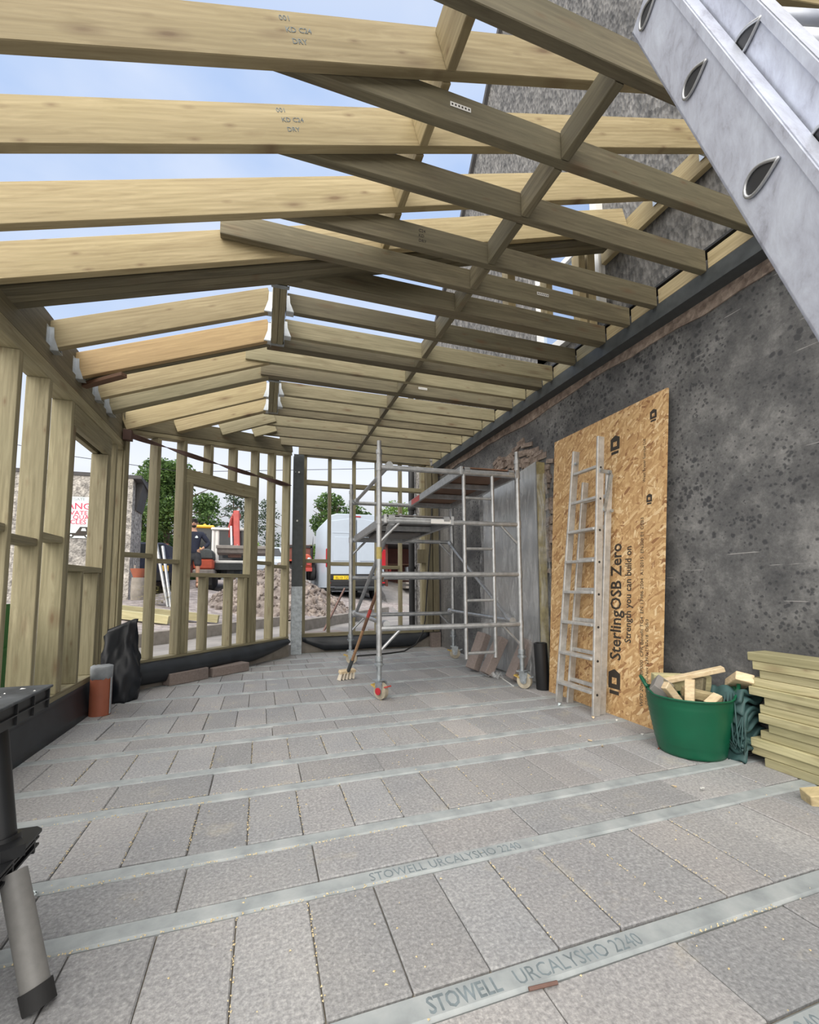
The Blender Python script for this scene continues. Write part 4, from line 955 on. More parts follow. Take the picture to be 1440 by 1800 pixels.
# ------------------------------------------------------------------ things along the house wall
def make_insulation():
    root = empty('insulation_slab', (2.62, 4.25, 0), 'silver foil insulation slab in clear plastic standing against the wall behind the tower', 'insulation')
    b = B(); x0, x1 = 2.675, 2.785
    b.prism([(3.90, 0.02), (5.06, 0.02), (5.06, 2.15), (3.90, 2.29)], (x0, 0, 0), (0, 1, 0), (0.006, 0, 1), (1, 0, 0), 0.012); b.out('foil_face', 'foil', root)
    b = B(); b.prism([(3.90, 0.02), (5.06, 0.02), (5.06, 2.15), (3.90, 2.29)], (x0 + 0.013, 0, 0), (0, 1, 0), (0.006, 0, 1), (1, 0, 0), 0.10); b.out('wool_core', 'mineral_wool', root)
    rd = random.Random(9)
    def f(u, v):
        z = 0.0 + (2.15 + 0.14 * u) * v; y = 5.12 - 1.25 * u; w = 0.014 * math.sin(23 * u + 5 * v) + 0.012 * math.sin(41 * u - 9 * v) + 0.03 * (1 - v) ** 3
        y += 0.02 * math.sin(14 * v) + (0.06 * (1 - v) if u > 0.9 else 0)
        return Vector((x0 + 0.006 * z - 0.006 - abs(w), y, z))
    b = B(); b.grid(f, 60, 24); b.out('plastic_wrap', 'clear_plastic_film', root, smooth=True, recalc=False)
    def f2(u, v):
        z = 0.0 + 2.15 * v; y = 3.86 - 0.012 * math.sin(17 * v + 8 * u) - 0.05 * math.sin(PI * u) * (1.2 - v)
        return Vector((x0 + 0.006 * z - 0.01 + 0.14 * u, y + 0.02 * math.sin(25 * u), z))
    b = B(); b.grid(f2, 14, 24); b.out('plastic_wrap', 'clear_plastic_film', root, smooth=True, recalc=False)
make_insulation()

def leaning_block(name, base, tilt_dir, tilt, yaw, size, mat, label, cat, group):
    """block standing on end, leaning by 'tilt' towards tilt_dir"""
    t = Vector((math.cos(tilt_dir), math.sin(tilt_dir), 0)); up = Vector((0, 0, 1)) * math.cos(tilt) + t * math.sin(tilt)
    side = up.cross(t).normalized(); nrm = side.cross(up)
    R_ = Matrix.Rotation(yaw, 3, up); side = R_ @ side; nrm = R_ @ nrm
    c = Vector(base) + up * size[2] / 2; b = B(); b.box(c, size, ax=(nrm, side, up))
    zmin = min(p.z for p in b.v); b.v = [p - Vector((0, 0, zmin - 0.001)) for p in b.v]
    return tag(b.out(name, mat, bevel=0.006), label, cat, group)
leaning_block('concrete_block', (2.36, 4.80, 0), 0.1, 0.42, 0.15, (0.10, 0.15, 0.44), 'brown_brick', 'brown block leaning behind the tower ladder, left of the pair', 'block', 'brown blocks leaning by the tower')
leaning_block('concrete_block', (2.37, 4.48, 0), 0.05, 0.52, -0.1, (0.10, 0.15, 0.44), 'brown_brick', 'brown block leaning behind the tower ladder, right of the pair', 'block', 'brown blocks leaning by the tower')
leaning_block('concrete_block', (2.50, 4.15, 0), -0.2, 0.45, 0.2, (0.10, 0.15, 0.44), 'brown_brick', 'brown block leaning alone beside the front castor at the wall', 'block', 'brown blocks leaning by the tower')
b = B(); b.lathe((2.605, 3.76, 0.0), [(0.062, 0), (0.064, 0.01), (0.064, 0.44), (0.050, 0.445), (0.046, 0.40), (0.0, 0.40)], 20, axis=(-0.03, 0.02, 1)); tag(smooth_by_angle(b.out('membrane_roll', 'black_plastic')), 'black plastic roll standing upright behind the front castor', 'roll')
b = B(); b.bar((2.50, 4.40, 0.004), (2.40, 3.96, 0.004), 0.012, 0.006); tag(b.out('metal_strip', 'white_paint'), 'thin white metal strip lying on the floor by the castor', 'strip')
b = B(); b.grid(lambda u, v: Vector((2.36 + 0.12 * u, 4.62 - .35 * v, 0.03 + 0.05 * math.sin(3 * u + 9 * v) * math.sin(7 * u))), 10, 14); tag(b.out('plastic_sheet', 'clear_plastic_film', smooth=True, solid=0.001), 'crumpled clear plastic scrap between the leaning brown blocks', 'plastic')

def make_cable():
    pts = [(2.66, 6.80, 2.35), (2.64, 6.79, 1.9), (2.60, 6.78, 1.5), (2.56, 6.77, 1.1), (2.53, 6.76, 0.75), (2.50, 6.74, 0.45), (2.44, 6.70, 0.25), (2.30, 6.63, 0.09), (2.08, 6.52, 0.014), (1.85, 6.42, 0.012), (1.60, 6.36, 0.012), (1.30, 6.33, 0.012)]
    b = B(); b.tube(pts, 0.011, 8); tag(b.out('cable', 'black_rubber', smooth=True), 'black cable hanging down the back corner post and trailing over the floor', 'cable')
make_cable()

def make_tub():
    cx, cy = 2.495, 2.105
    root = empty('flexible_tub', (cx, cy, 0), 'green flexible rubber tub filled with timber offcuts on the floor', 'tub')
    b = B(); n = 40; prof = []
    H = 0.335
    for i in range(24):
        t = i / 23; r = 0.178 + 0.058 * t ** 0.9 + (0.0032 if i % 2 else 0) * (1 if 3 < i < 21 else 0); prof.append((r, 0.004 + H * t))
    prof = [(0.165, 0.0)] + prof + [(0.246, H + 0.008), (0.243, H + 0.016), (0.232, H + 0.012)]
    for i in range(10): prof.append((0.228 - 0.055 * i / 9, H - (H - 0.03) * i / 9))
    prof.append((0.0, 0.03))
    b.lathe((cx, cy, 0), prof, n); o = b.out('body', 'green_tub', root, smooth=True)
    # rim rises into the two handles
    for v in o.data.vertices:
        if v.co.z > H * 0.75:
            a = math.atan2(v.co.y, v.co.x) - 2.42; k = max(0, abs(math.cos(a)) - 0.80) / 0.20
            v.co.z += 0.045 * k * k * (v.co.z - H * 0.75) / (H * 0.25)
    for s in (0, PI):
        a0 = 2.42 + s; b = B(); pts = []
        for i in range(11):
            a = a0 - 0.34 + 0.68 * i / 10; r = 0.244 + 0.012 * math.sin(PI * i / 10); pts.append((cx + r * math.cos(a), cy + r * math.sin(a), H + 0.045 + 0.045 * math.sin(PI * i / 10)))
        b.tube(pts, 0.011, 8); b.out('handle', 'green_tub', root, smooth=True)
make_tub()
def offcut(c, d, rot, mat, label, group='timber offcuts in the green tub', name='timber_offcut'):
    b = B(); b.box((0, 0, 0), d); me_c = Vector(c); M = Euler(rot).to_matrix(); b.v = [me_c + M @ p for p in b.v]
    return tag(b.out(name, mat, bevel=0.003, origin=c), label, 'offcut', group)
SK, FC = 'stack_timber', 'fresh_cut_timber'
offcut((2.550, 2.14, 0.435), (0.40, 0.045, 0.03), (0.1, -0.26, -0.55), FC, 'thin pale strip of timber sloping up across the top of the tub')
offcut((2.550, 2.20, 0.385), (0.34, 0.05, 0.10), (0.1, 0.02, -0.45), SK, 'greenish board lying at the back of the tub')
offcut((2.440, 2.05, 0.34), (0.045, 0.05, 0.20), (0.05, 0.05, 0.6), FC, 'upright pale block standing in the middle of the tub')
offcut((2.355, 2.085, 0.34), (0.05, 0.035, 0.20), (-0.1, -0.75, 0.2), FC, 'pale wedge slanting in the left of the tub')
offcut((2.400, 2.15, 0.35), (0.13, 0.09, 0.04), (0.5, 0.9, 0.3), 'shaded_treated_timber', 'grey green block tilted behind the upright pale one')
offcut((2.550, 2.04, 0.335), (0.25, 0.045, 0.05), (0.2, 0.20, -0.62), 'pale_rafter_timber', 'yellow batten lying low across the right of the tub')
offcut((2.515, 1.965, 0.325), (0.11, 0.05, 0.045), (0.3, -0.35, 0.15), FC, 'short pale block at the front rim of the tub')
offcut((2.610, 2.14, 0.36), (0.05, 0.08, 0.14), (0.1, 0.1, 0.3), 'shaded_treated_timber', 'dark block standing upright at the right of the tub')  # darker timber than the pale offcuts beside it
offcut((2.350, 2.17, 0.37), (0.12, 0.10, 0.07), (0.7, -0.4, 0.5), 'smooth_slab', 'grey ended block at the left back of the tub')
offcut((2.450, 2.12, 0.28), (0.26, 0.24, 0.05), (0.05, 0.05, 0.3), 'shaded_treated_timber', 'flat board lying under the other offcuts in the tub')

def make_tarp():
    root = empty('folded_tarpaulin', (2.72, 1.96, 0), 'dark teal folded tarpaulin with cord between tub and timber stack', 'tarpaulin')
    for k in range(8):
        def f(u, v, k=k):
            x = 2.60 + 0.19 * u; y = 1.86 + 0.20 * v; z = 0.05 + 0.045 * k + 0.018 * math.sin(7 * u + k) + 0.012 * math.sin(11 * v + 2 * k) - 0.05 * (u < 0.12) + 0.03 * u
            return Vector((x - 0.01 * math.sin(5 * v + k), y, z))
        b = B(); b.grid(f, 14, 14); b.out('fold', 'teal_tarp', root, smooth=True, solid=0.02)
    for k in range(4):
        b = B(); b.tube([(2.60 - 0.006 * k, 1.90 + 0.012 * k, 0.38), (2.575 - 0.01 * k, 1.88 + 0.02 * k, 0.24), (2.57, 1.87 + 0.03 * k, 0.10 + .015 * k), (2.59, 1.86 + 0.022 * k, 0.05 + .01 * k), (2.60, 1.85 + .02 * k, 0.14), (2.61, 1.86, 0.28)], 0.004, 6); b.out('cord', 'teal_tarp', root, smooth=True)
make_tarp()
offcut((2.69, 1.93, 0.435), (0.20, 0.09, 0.05), (0.25, 0.42, 0.95), FC, 'pale square ended block resting on the folded tarpaulin', 'loose timber blocks')
def make_stack():
    rd = random.Random(21); n = 13; z = 0.0
    names = ['bottom', 'second', 'third', 'fourth', 'fifth', 'sixth', 'seventh', 'eighth', 'ninth', 'tenth', 'eleventh', 'twelfth', 'topmost']
    fy = [1.80, 1.87, 1.86, 1.82, 1.77, 1.81, 1.81, 1.78, 1.85, 1.845, 1.80, 1.83, 1.85]; dx = [0, 0.005, -0.012, 0.012, 0.004, -0.01, 0.006, 0.0, -0.014, 0.002, 0.008, 0.0, -0.006]
    for k in range(n):
        t = 0.0465; xc = 2.735 + dx[k]; y0 = 1.02 + rd.uniform(-.03, .03)
        lab = ('%s board of the treated timber stack by the wall' % names[k]) if k in (0, n - 1) else ('%s board up in the treated timber stack by the wall' % names[k])
        o = timber('stacked_board', (xc + rd.uniform(-.004, .004), y0, z + t / 2), (xc, fy[k], z + t / 2), 0.145, t, SK); tag(o, lab, 'board', 'treated boards stacked by the wall'); z += t + 0.0012
    o = timber('stacked_board', (2.60, 1.55, 0.135), (2.64, 1.98, 0.05), 0.09, 0.03, 'old_brown_timber'); bpy.data.objects.remove(o)
make_stack()
offcut((2.47, 1.42, 0.034), (0.15, 0.075, 0.055), (0.12, -0.15, -0.5), 'pale_rafter_timber', 'mouldy chipped timber chunk on the floor below the timber stack', 'loose timber blocks')
# litter on the floor
for k, (x, y, s, col, lb) in enumerate((
    (2.39, 3.22, 0.03, 'sign_white', 'crumpled pale blue wrapper at the foot of the combination ladder'), (2.03, 2.53, 0.016, FC, 'small brown wood chip, rear one of a pair on the floor'), (2.03, 2.44, 0.017, FC, 'small cube of wood, front one of a pair on the floor'),
    (2.03, 2.33, 0.014, FC, 'single wood chip on the floor beam in front of the board'), (2.36, 2.15, 0.02, 'white_paint', 'white plaster flake touching the base of the green tub'), (2.33, 2.19, 0.013, 'terracotta', 'brown chip next to the white flake by the green tub'),
    (2.07, 1.70, 0.02, 'white_paint', 'white leaf shaped flake on the floor in front of the green tub'), (1.97, 1.77, 0.014, FC, 'flat tan chip on the floor left of the white flake'), (2.40, 2.84, 0.02, FC, 'splinter under the near foot of the combination ladder'),
    (2.52, 2.73, 0.014, 'white_paint', 'tiny white flake along the base of the strand board'), (2.44, 2.42, 0.018, 'white_paint', 'white plaster lump where floor beam meets strand board'))):
    b = B(); b.rock((x, y, s * 0.55), (s * 1.1, s * 0.6, s * 0.3), 40 + k); zm = min(p.z for p in b.v); b.v = [Vector((p.x, p.y, min(p.z - zm, s * .62) + .001)) for p in b.v]
    tag(b.out('debris_chip', col), lb, 'chip', 'chips and flakes on the floor')
b = B(); b.cyl((0.654, 1.043, 0.006), (0.733, 1.036, 0.006), 0.0045, n=8); tag(b.out('rusty_pin', 'rusty_bar'), 'short rusty metal pin lying beside the lettered floor beam', 'pin')
b = B(); b.tube([(-0.713 + .028 * math.cos(k * .5236), 1.866 + .02 * math.sin(k * .5236), .004) for k in range(14)], .003, 6); tag(b.out('plastic_ring', 'sign_white'), 'pale plastic ring on the floor behind the grey trestle leg', 'ring')

# ------------------------------------------------------------------ left side
def make_pipe():
    c = (-1.20, 4.22, 0); root = empty('soil_pipe', c, 'terracotta drain pipe with grey tape cap standing by the left stud frame', 'pipe')
    b = B(); b.lathe(c, [(0.075, 0), (0.075, 0.30), (0.068, 0.30)], 28); smooth_by_angle(b.out('pipe', 'terracotta', root))
    b = B(); b.lathe(c, [(0.077, 0.285), (0.0775, 0.365), (0.077, 0.378), (0.072, 0.384), (0.03, 0.372), (0, 0.370)], 28); o = b.out('tape_cap', 'grey_tape', root, smooth=True)
    rd = random.Random(1)
    for v in o.data.vertices: v.co += Vector((rd.uniform(-.0025, .0025), rd.uniform(-.0025, .0025), rd.uniform(-.006, .006) if v.co.z < 0.02 else rd.uniform(-.003, .003)))
    b = B(); b.box((c[0] + 0.075, c[1] - 0.02, 0.15), (0.006, 0.03, 0.28)); b.out('tape_tail', 'grey_tape', root)
make_pipe()
def make_bag():
    b = B(); rd = random.Random(8); nu, nv = 30, 24
    def f(u, v):
        a = 2 * PI * u; z = 0.62 * v; w = 0.165 * (1.0 + 0.25 * math.sin(PI * min(1, v * 1.2))) * (1 - 0.15 * v); d = 0.115 * (1 - 0.82 * v ** 2.2)
        cr = 1 + 0.10 * math.sin(5 * a + 9 * v) + 0.07 * math.sin(11 * a - 14 * v) + 0.05 * math.sin(17 * a + 23 * v)
        x = w * math.cos(a) * cr; y = d * math.sin(a) * cr
        if v > 0.85: z += 0.10 * (v - 0.85) / 0.15 * (0.5 + 0.5 * math.cos(a))
        return Vector((-1.20 + x * 0.86, 4.66 + y + 0.02 * v, z))
    b.grid(f, nu, nv); n0 = len(b.v)
    b.add([f(i / nu, 1.0) for i in range(nu)], [tuple(range(nu))]); b.add([f(i / nu, 0.0) for i in range(nu)], [tuple(reversed(range(nu)))])
    tag(b.out('bin_bag', 'bin_bag', smooth=True), 'crumpled black rubble bag standing in the corner behind the terracotta pipe', 'bag')
make_bag()
for c, yaw, sz, lb in (((-0.74, 5.33, 0.062), 0.71, (0.44, 0.13, 0.122), 'brown block on the floor under the bulging membrane, left one'), ((-0.35, 5.66, 0.052), 0.66, (0.47, 0.15, 0.10), 'brown block on the floor under the bulging membrane, right one')):
    b = B(); b.box(c, sz, rot=(0, 0, yaw)); tag(b.out('concrete_block', 'brown_brick', bevel=0.006), lb, 'block', 'brown blocks on the floor by the splayed frame')

def make_trestle():
    root = empty('folding_trestle', (-0.74, 1.35, 0), 'black plastic folding trestle with grey metal legs at the left edge', 'trestle')
    BP, DP = 'black_plastic', 'dusty_black_plastic'
    x0, x1, y0, y1, z = -0.92, -0.63, 0.95, 1.752, 0.70
    b = B(); b.box(((x0 + x1) / 2, (y0 + y1) / 2, z - 0.004), (x1 - x0, y1 - y0, 0.008)); b.out('top_plate', DP, root, bevel=0.002)
    b = B()
    for xx in (x1 - 0.012, x0 + 0.012): b.box((xx, (y0 + y1) / 2, z - 0.038), (0.004, y1 - y0 - 0.02, 0.06))
    for k in range(9): b.box((x1 - 0.018, y0 + 0.015 + k * 0.0965, z - 0.038), (0.028, 0.006, 0.06)); b.box((x0 + 0.018, y0 + 0.015 + k * 0.0965, z - 0.038), (0.028, 0.006, 0.06))
    b.box((x1 - 0.018, (y0 + y1) / 2, z - 0.040), (0.030, y1 - y0 - 0.02, 0.004)); b.box((x0 + 0.018, (y0 + y1) / 2, z - 0.040), (0.030, y1 - y0 - 0.02, 0.004))
    b.box(((x0 + x1) / 2, y1 - 0.014, z - 0.038), (x1 - x0 - 0.02, 0.005, 0.06)); b.out('ribbed_skirt', BP, root)
    rd = random.Random(17); b = B()
    for _ in range(70):
        x = rd.uniform(x0, x1 - .01); y = rd.uniform(y0 + .3, y1 - .01); r = rd.uniform(.002, .007); a = rd.random() * 6
        b.add([(x + r * math.cos(a + j * 2.1) * (2 if j == 0 else 1), y + r * math.sin(a + j * 2.1), z + .0004) for j in range(3)] + [(x, y, z + .003)], [(0, 1, 3), (1, 2, 3), (2, 0, 3)])
    o = b.out('sawdust_flakes', 'white_paint', root, recalc=False); o['kind'] = 'stuff'
    zt = 0.30; tx0, tx1, ty0, ty1 = -0.95, -0.602, 1.0, 1.675
    b = B(); b.prism([(tx0, ty0), (tx1, ty0), (tx1, ty1 - 0.02), (tx1 - 0.02, ty1), (tx0, ty1)], (0, 0, zt - 0.008), (1, 0, 0), (0, 1, 0), (0, 0, 1), 0.008); b.out('lower_shelf', BP, root)
    b = B()
    for dz in (-0.022, -0.042): b.box(((tx0 + tx1) / 2, (ty0 + ty1) / 2 - 0.008, zt + dz), (tx1 - tx0 - 0.012, ty1 - ty0 - 0.02, 0.006))
    b.box(((tx0 + tx1) / 2, (ty0 + ty1) / 2 - 0.008, zt - 0.03), (tx1 - tx0 - 0.04, ty1 - ty0 - 0.05, 0.05))
    for k in range(6): b.box((tx1 - 0.018, ty0 + 0.03 + k * 0.12, zt - 0.03), (0.024, 0.008, 0.05))
    b.out('shelf_ribs', BP, root)
    for sx, sy in ((1, 1), (-1, 1), (1, -1), (-1, -1)):
        cx = -0.775
        def P(x, y, zz): return Vector((cx + sx * (x - cx), 1.355 + sy * (y - 1.355) if False else (y if sy > 0 else 2.40 - y), zz))
        foot = P(-0.488, 1.388, 0.0); mid = P(-0.605, 1.505, 0.262); base = P(-0.648, 1.553, 0.30); top = P(-0.715, 1.60, 0.665)
        lg = B(); d = (mid - foot).normalized(); lg.cyl(foot + d * 0.012, mid, 0.030, n=20); o = smooth_by_angle(lg.out('leg', 'grey_tube_paint', root)); o['label'] = 'grey painted tubular leg'
        b = B(); b.cyl(foot - d * 0.0, foot + d * 0.045, 0.0345, n=20); zm = min(p.z for p in b.v); b.v = [Vector((p.x, p.y, max(p.z, 0.0005))) for p in b.v]; smooth_by_angle(b.out('rubber_foot', 'black_rubber', o))
        b = B(); b.cyl(base, top, 0.030, n=18); smooth_by_angle(b.out('upper_leg', BP, root))
        b = B(); b.cyl(base, base + (top - base).normalized() * 0.035, 0.040, n=18); b.box(base + Vector((sx * 0.025, -0.03 * sy, 0.016)), (0.05, 0.07, 0.03), rot=(0, 0, 0.6 * sx * sy)); smooth_by_angle(b.out('leg_collar', BP, root))
make_trestle()

# ------------------------------------------------------------------ big ladder, close to the camera
def make_big_ladder():
    u = Vector((0.095, 0.344, 0.934)).normalized(); h = Vector((u.x, u.y, 0)).normalized(); r = Vector((h.y, -h.x, 0)); n = r.cross(u); O = Vector((0, 0, CAM_H))
    def P(a, s, t): return O + r * a + u * s + n * t
    sfoot = lambda t: (-CAM_H - t * n.z) / u.z
    root = empty('extension_ladder', P(0.67, sfoot(-0.28), -0.28), 'big scuffed aluminium extension ladder close to the camera at upper right', 'ladder')
    A1, A2 = 0.478, 0.508; PITCHR = 0.28
    def teardrop(a, s, t, side):
        pts = []; L_, W_ = 0.030, 0.0125
        for k in range(24):
            th = 2 * PI * k / 24; rr = 1.0
            y = math.cos(th); x = math.sin(th) * (abs(math.sin(th / 2)) ** 1.3)
            pts.append((-y * L_, x * W_ * 1.6))
        return pts
    def section(nm, a, aw, t0, t1, s0, s1, hole_t, hs):
        sec = empty(nm, P(a, s0, t0)); sec.parent = root; sec.location = P(a, s0, t0) - WLOC[root.name]
        for side in (0, 1):
            ax = a if side == 0 else a + aw; sg = 1 if side == 0 else -1
            b = B(); th = 0.003
            b.prism([(s0, t0), (s1, t0), (s1, t1), (s0, t1)], O + r * ax, u, n, r * sg, th)
            for tt in (t0 + 0.0015, t1 - 0.0015): b.prism([(s0, tt - 0.0015), (s1, tt - 0.0015), (s1, tt + 0.0015), (s0, tt + 0.0015)], O + r * ax, u, n, r * sg, 0.026)
            b.prism([(s0, t1 - 0.010), (s1, t1 - 0.010), (s1, t1), (s0, t1)], O + r * (ax - sg * 0.003), u, n, r * sg, 0.004)
            b.out('stile', 'scuffed_aluminium', sec, origin=P(ax, s0, t0))
        for s in hs:
            rg = B(); ang = 0.0
            rg.cyl(P(a + 0.002, s, hole_t), P(a + aw - 0.002, s, hole_t), 0.014, n=14); smooth_by_angle(rg.out('rung', 'bright_aluminium', sec))
            pts = teardrop(a, s, hole_t, 1); 
            # teardrop points along the horizontal tread direction
            hd = (h * 1.0 + Vector((0, 0, 0.10))).normalized(); vd = r.cross(hd).normalized()
            ring = [P(a - 0.0025, s, hole_t) + hd * p[0] * 0.85 + vd * p[1] * 1.1 for p in pts]
            b = B(); b.tube(ring + [ring[0], ring[1]], 0.0024, 6); b.out('rung_end_ring', 'scaffold_aluminium', sec, smooth=True)
            b = B(); b.prism([(p[0] * .85, p[1] * 1.1) for p in pts], P(a - 0.0012, s, hole_t), hd, vd, -r, 0.0006); b.out('rung_end_hole', 'black_plastic', sec)
    s1f = sfoot(-0.322)
    section('lower_section', A1, 0.38, -0.322, -0.238, s1f + 0.0, 1.264, -0.281, [0.94 - PITCHR * k for k in range(-1, 7) if 0.94 - PITCHR * k > s1f + 0.06])
    section('upper_section', A2, 0.32, -0.262, -0.198, s1f + 0.08, 2.6, -0.2285, [0.905 - 0.267 * k for k in range(-6, 7) if 0.905 - 0.267 * k > s1f + 0.14])
    for side in (0, 1):
        b = B(); ax = A1 + 0.38 * side; c = P(ax + (0.013 if side == 0 else -0.013), s1f + 0.012, -0.28); b.box(c, (0.05, 0.09, 0.03), ax=(r, n, u)); zm = min(p.z for p in b.v); b.v = [p - Vector((0, 0, min(0, zm) - .0005)) for p in b.v]; b.out('rubber_foot', 'black_rubber', root)
make_big_ladder()

# ------------------------------------------------------------------ outside: ground
KN = Vector((-0.81, 0.586)); K1 = Vector((-1.55, 7.45)); K2 = Vector((0.79, 8.85))
def sstep(a, b_, x): t = min(1, max(0, (x - a) / (b_ - a))); return t * t * (3 - 2 * t)
def ground_z(x, y):
    k = K1 if x < 0.72 else K2
    s = (Vector((x, y)) - k).dot(KN)
    z = 0.15 if s < 0.05 else 0.31 + 0.40 * sstep(0.05, 3.2, s)
    if x < 1.6: z += 0.55 * sstep(13.5, 18.5, y)
    elif x < 4.3: z += 0.60 * sstep(20.8, 24.0, y)
    else: z += 0.55 * sstep(15.0, 18.0, y)
    z += 0.26 * math.exp(-((x + 1.75) ** 2 + (y - 13.2) ** 2) / 0.9)     # spoil the man stands on
    return z
def make_ground():
    xs = []; x = -34.0
    while x < 34: xs.append(x); x += 0.15 if -4 < x < 5.2 else 0.9
    ys = []; y = -6.0
    while y < 60: ys.append(y); y += 0.15 if 3.5 < y < 12.6 else 0.9
    def inside(x, y):
        if x > 2.75 and y < 8.05: return True
        if x < -1.33 or y > 6.98: return False
        return (Vector((x, y, 0)) - SA).dot(SN) < 0.05
    b = B(); rd = random.Random(31); n = len(ys)
    for x in xs:
        for y in ys: b.v.append(Vector((x, y, -0.35 if inside(x, y) else ground_z(x, y) + rd.uniform(-.008, .008))))
    for i in range(len(xs) - 1):
        for j in range(n - 1):
            f = (i * n + j, (i + 1) * n + j, (i + 1) * n + j + 1, i * n + j + 1)
            c = sum((b.v[k] for k in f), Vector()) / 4; k = K1 if c.x < 0.72 else K2
            s = (Vector((c.x, c.y)) - k).dot(KN); b.f.append(f); b.mi.append(1 if s < 0.03 or (c.y > 15.4 and c.x > 1.2) else 0)
    o = b.out('ground', ['gravel', 'smooth_slab'], origin=(0, 0, 0), recalc=False); tag(o, kind='structure')
make_ground()
def kerb(p, q, z0, z1, t, label, mat='concrete_kerb'):
    b = B(); b.bar((p[0], p[1], (z0 + z1) / 2), (q[0], q[1], (z0 + z1) / 2), t, z1 - z0); tag(b.out('concrete_edging', mat, bevel=0.008), label, 'kerb', 'concrete edgings round the yard')
kd = Vector((0.586, 0.81))
kerb(K1 - kd * 1.5, K1 + kd * 3.55, 0.05, 0.345, 0.11, 'long concrete edging seen low through the splayed frame')
kerb(K2 - kd * 0.55, K2 + kd * 2.1, 0.05, 0.36, 0.12, 'concrete edging sloping up behind the back frame, left length')
kerb(K2 + kd * 2.12, K2 + kd * 4.6, 0.05, 0.38, 0.12, 'concrete edging behind the scaffold tower, right length')
for (x, y, yaw, lb) in ((1.05, 7.75, 0.3, 'flat pale paving slab lying just outside the back frame'), (2.2, 7.9, 0.1, 'flat brown paving slab outside the back frame near the drainpipe')):
    b = B(); b.box((x, y, 0.185), (0.62, 0.42, 0.07), rot=(0, 0, yaw)); tag(b.out('paving_slab', 'brown_brick', bevel=0.008), lb, 'slab', 'loose paving slabs outside')
b = B(); b.bar((1.1, 8.35, 0.17), (1.62, 9.1, 0.95), 0.03, 0.03); tag(b.out('angle_iron', 'rusty_bar'), 'thin rusty bar propped up behind the back frame', 'bar')
for (x0, x1, y, dz, lb) in ((-3.0, -1.50, 8.75, 0.0, 'sawn beam lying on the gravel, lower of two'), (-3.0, -0.75, 9.15, 0.0, 'sawn beam lying on the gravel, upper of two')):
    o = timber('sawn_beam', (x0, y + .1, ground_z(x0, y + .1) + .075), (x1, y - 0.1, ground_z(x1, y - .1) + .085), 0.14, 0.14, 'stack_timber'); tag(o, lb, 'beam', 'beams lying on the gravel')

# ------------------------------------------------------------------ outside: rubble
def heap(cx, cy, rx, ry, h, n, label, seed):
    rd = random.Random(seed); zb = ground_z(cx, cy) - 0.1; root = empty('rubble_heap', (cx, cy, zb), label, 'rubble', kind='stuff')
    def hz(x, y):
        d = math.hypot((x - cx) / rx, (y - cy) / ry); return max(0, 1 - d) ** 0.85 * h + 0.06 * math.sin(5 * x + 3 * y) * max(0, 1 - d)
    b = B(); b.grid(lambda u, v: Vector((cx + rx * (2 * u - 1), cy + ry * (2 * v - 1), zb + hz(cx + rx * (2 * u - 1), cy + ry * (2 * v - 1)) + rd.uniform(-.02, .02))), 36, 36); b.out('soil', 'rubble_stone', root, recalc=False)
    b = B()
    for k in range(n):
        a = rd.random() * 2 * PI; d = rd.random() ** 0.6; x, y = cx + rx * d * math.cos(a), cy + ry * d * math.sin(a); s = rd.uniform(.03, .095)
        b.rock((x, y, zb + hz(x, y) + s * .25), (s, s * rd.uniform(.5, .9), s * rd.uniform(.3, .6)), rd.randrange(9999))
    b.out('stones', 'rubble_stone', root)
heap(0.30, 11.9, 1.95, 1.5, 1.25, 800, 'heap of grey brown rubble and soil in front of the orange excavator', 3)
heap(1.15, 12.6, 0.75, 0.9, 0.28, 80, 'low spill of rubble beside the white van', 4)
heap(1.0, 10.6, 0.55, 0.5, 0.30, 90, 'flat spread of broken stone below the rubble heap', 6)

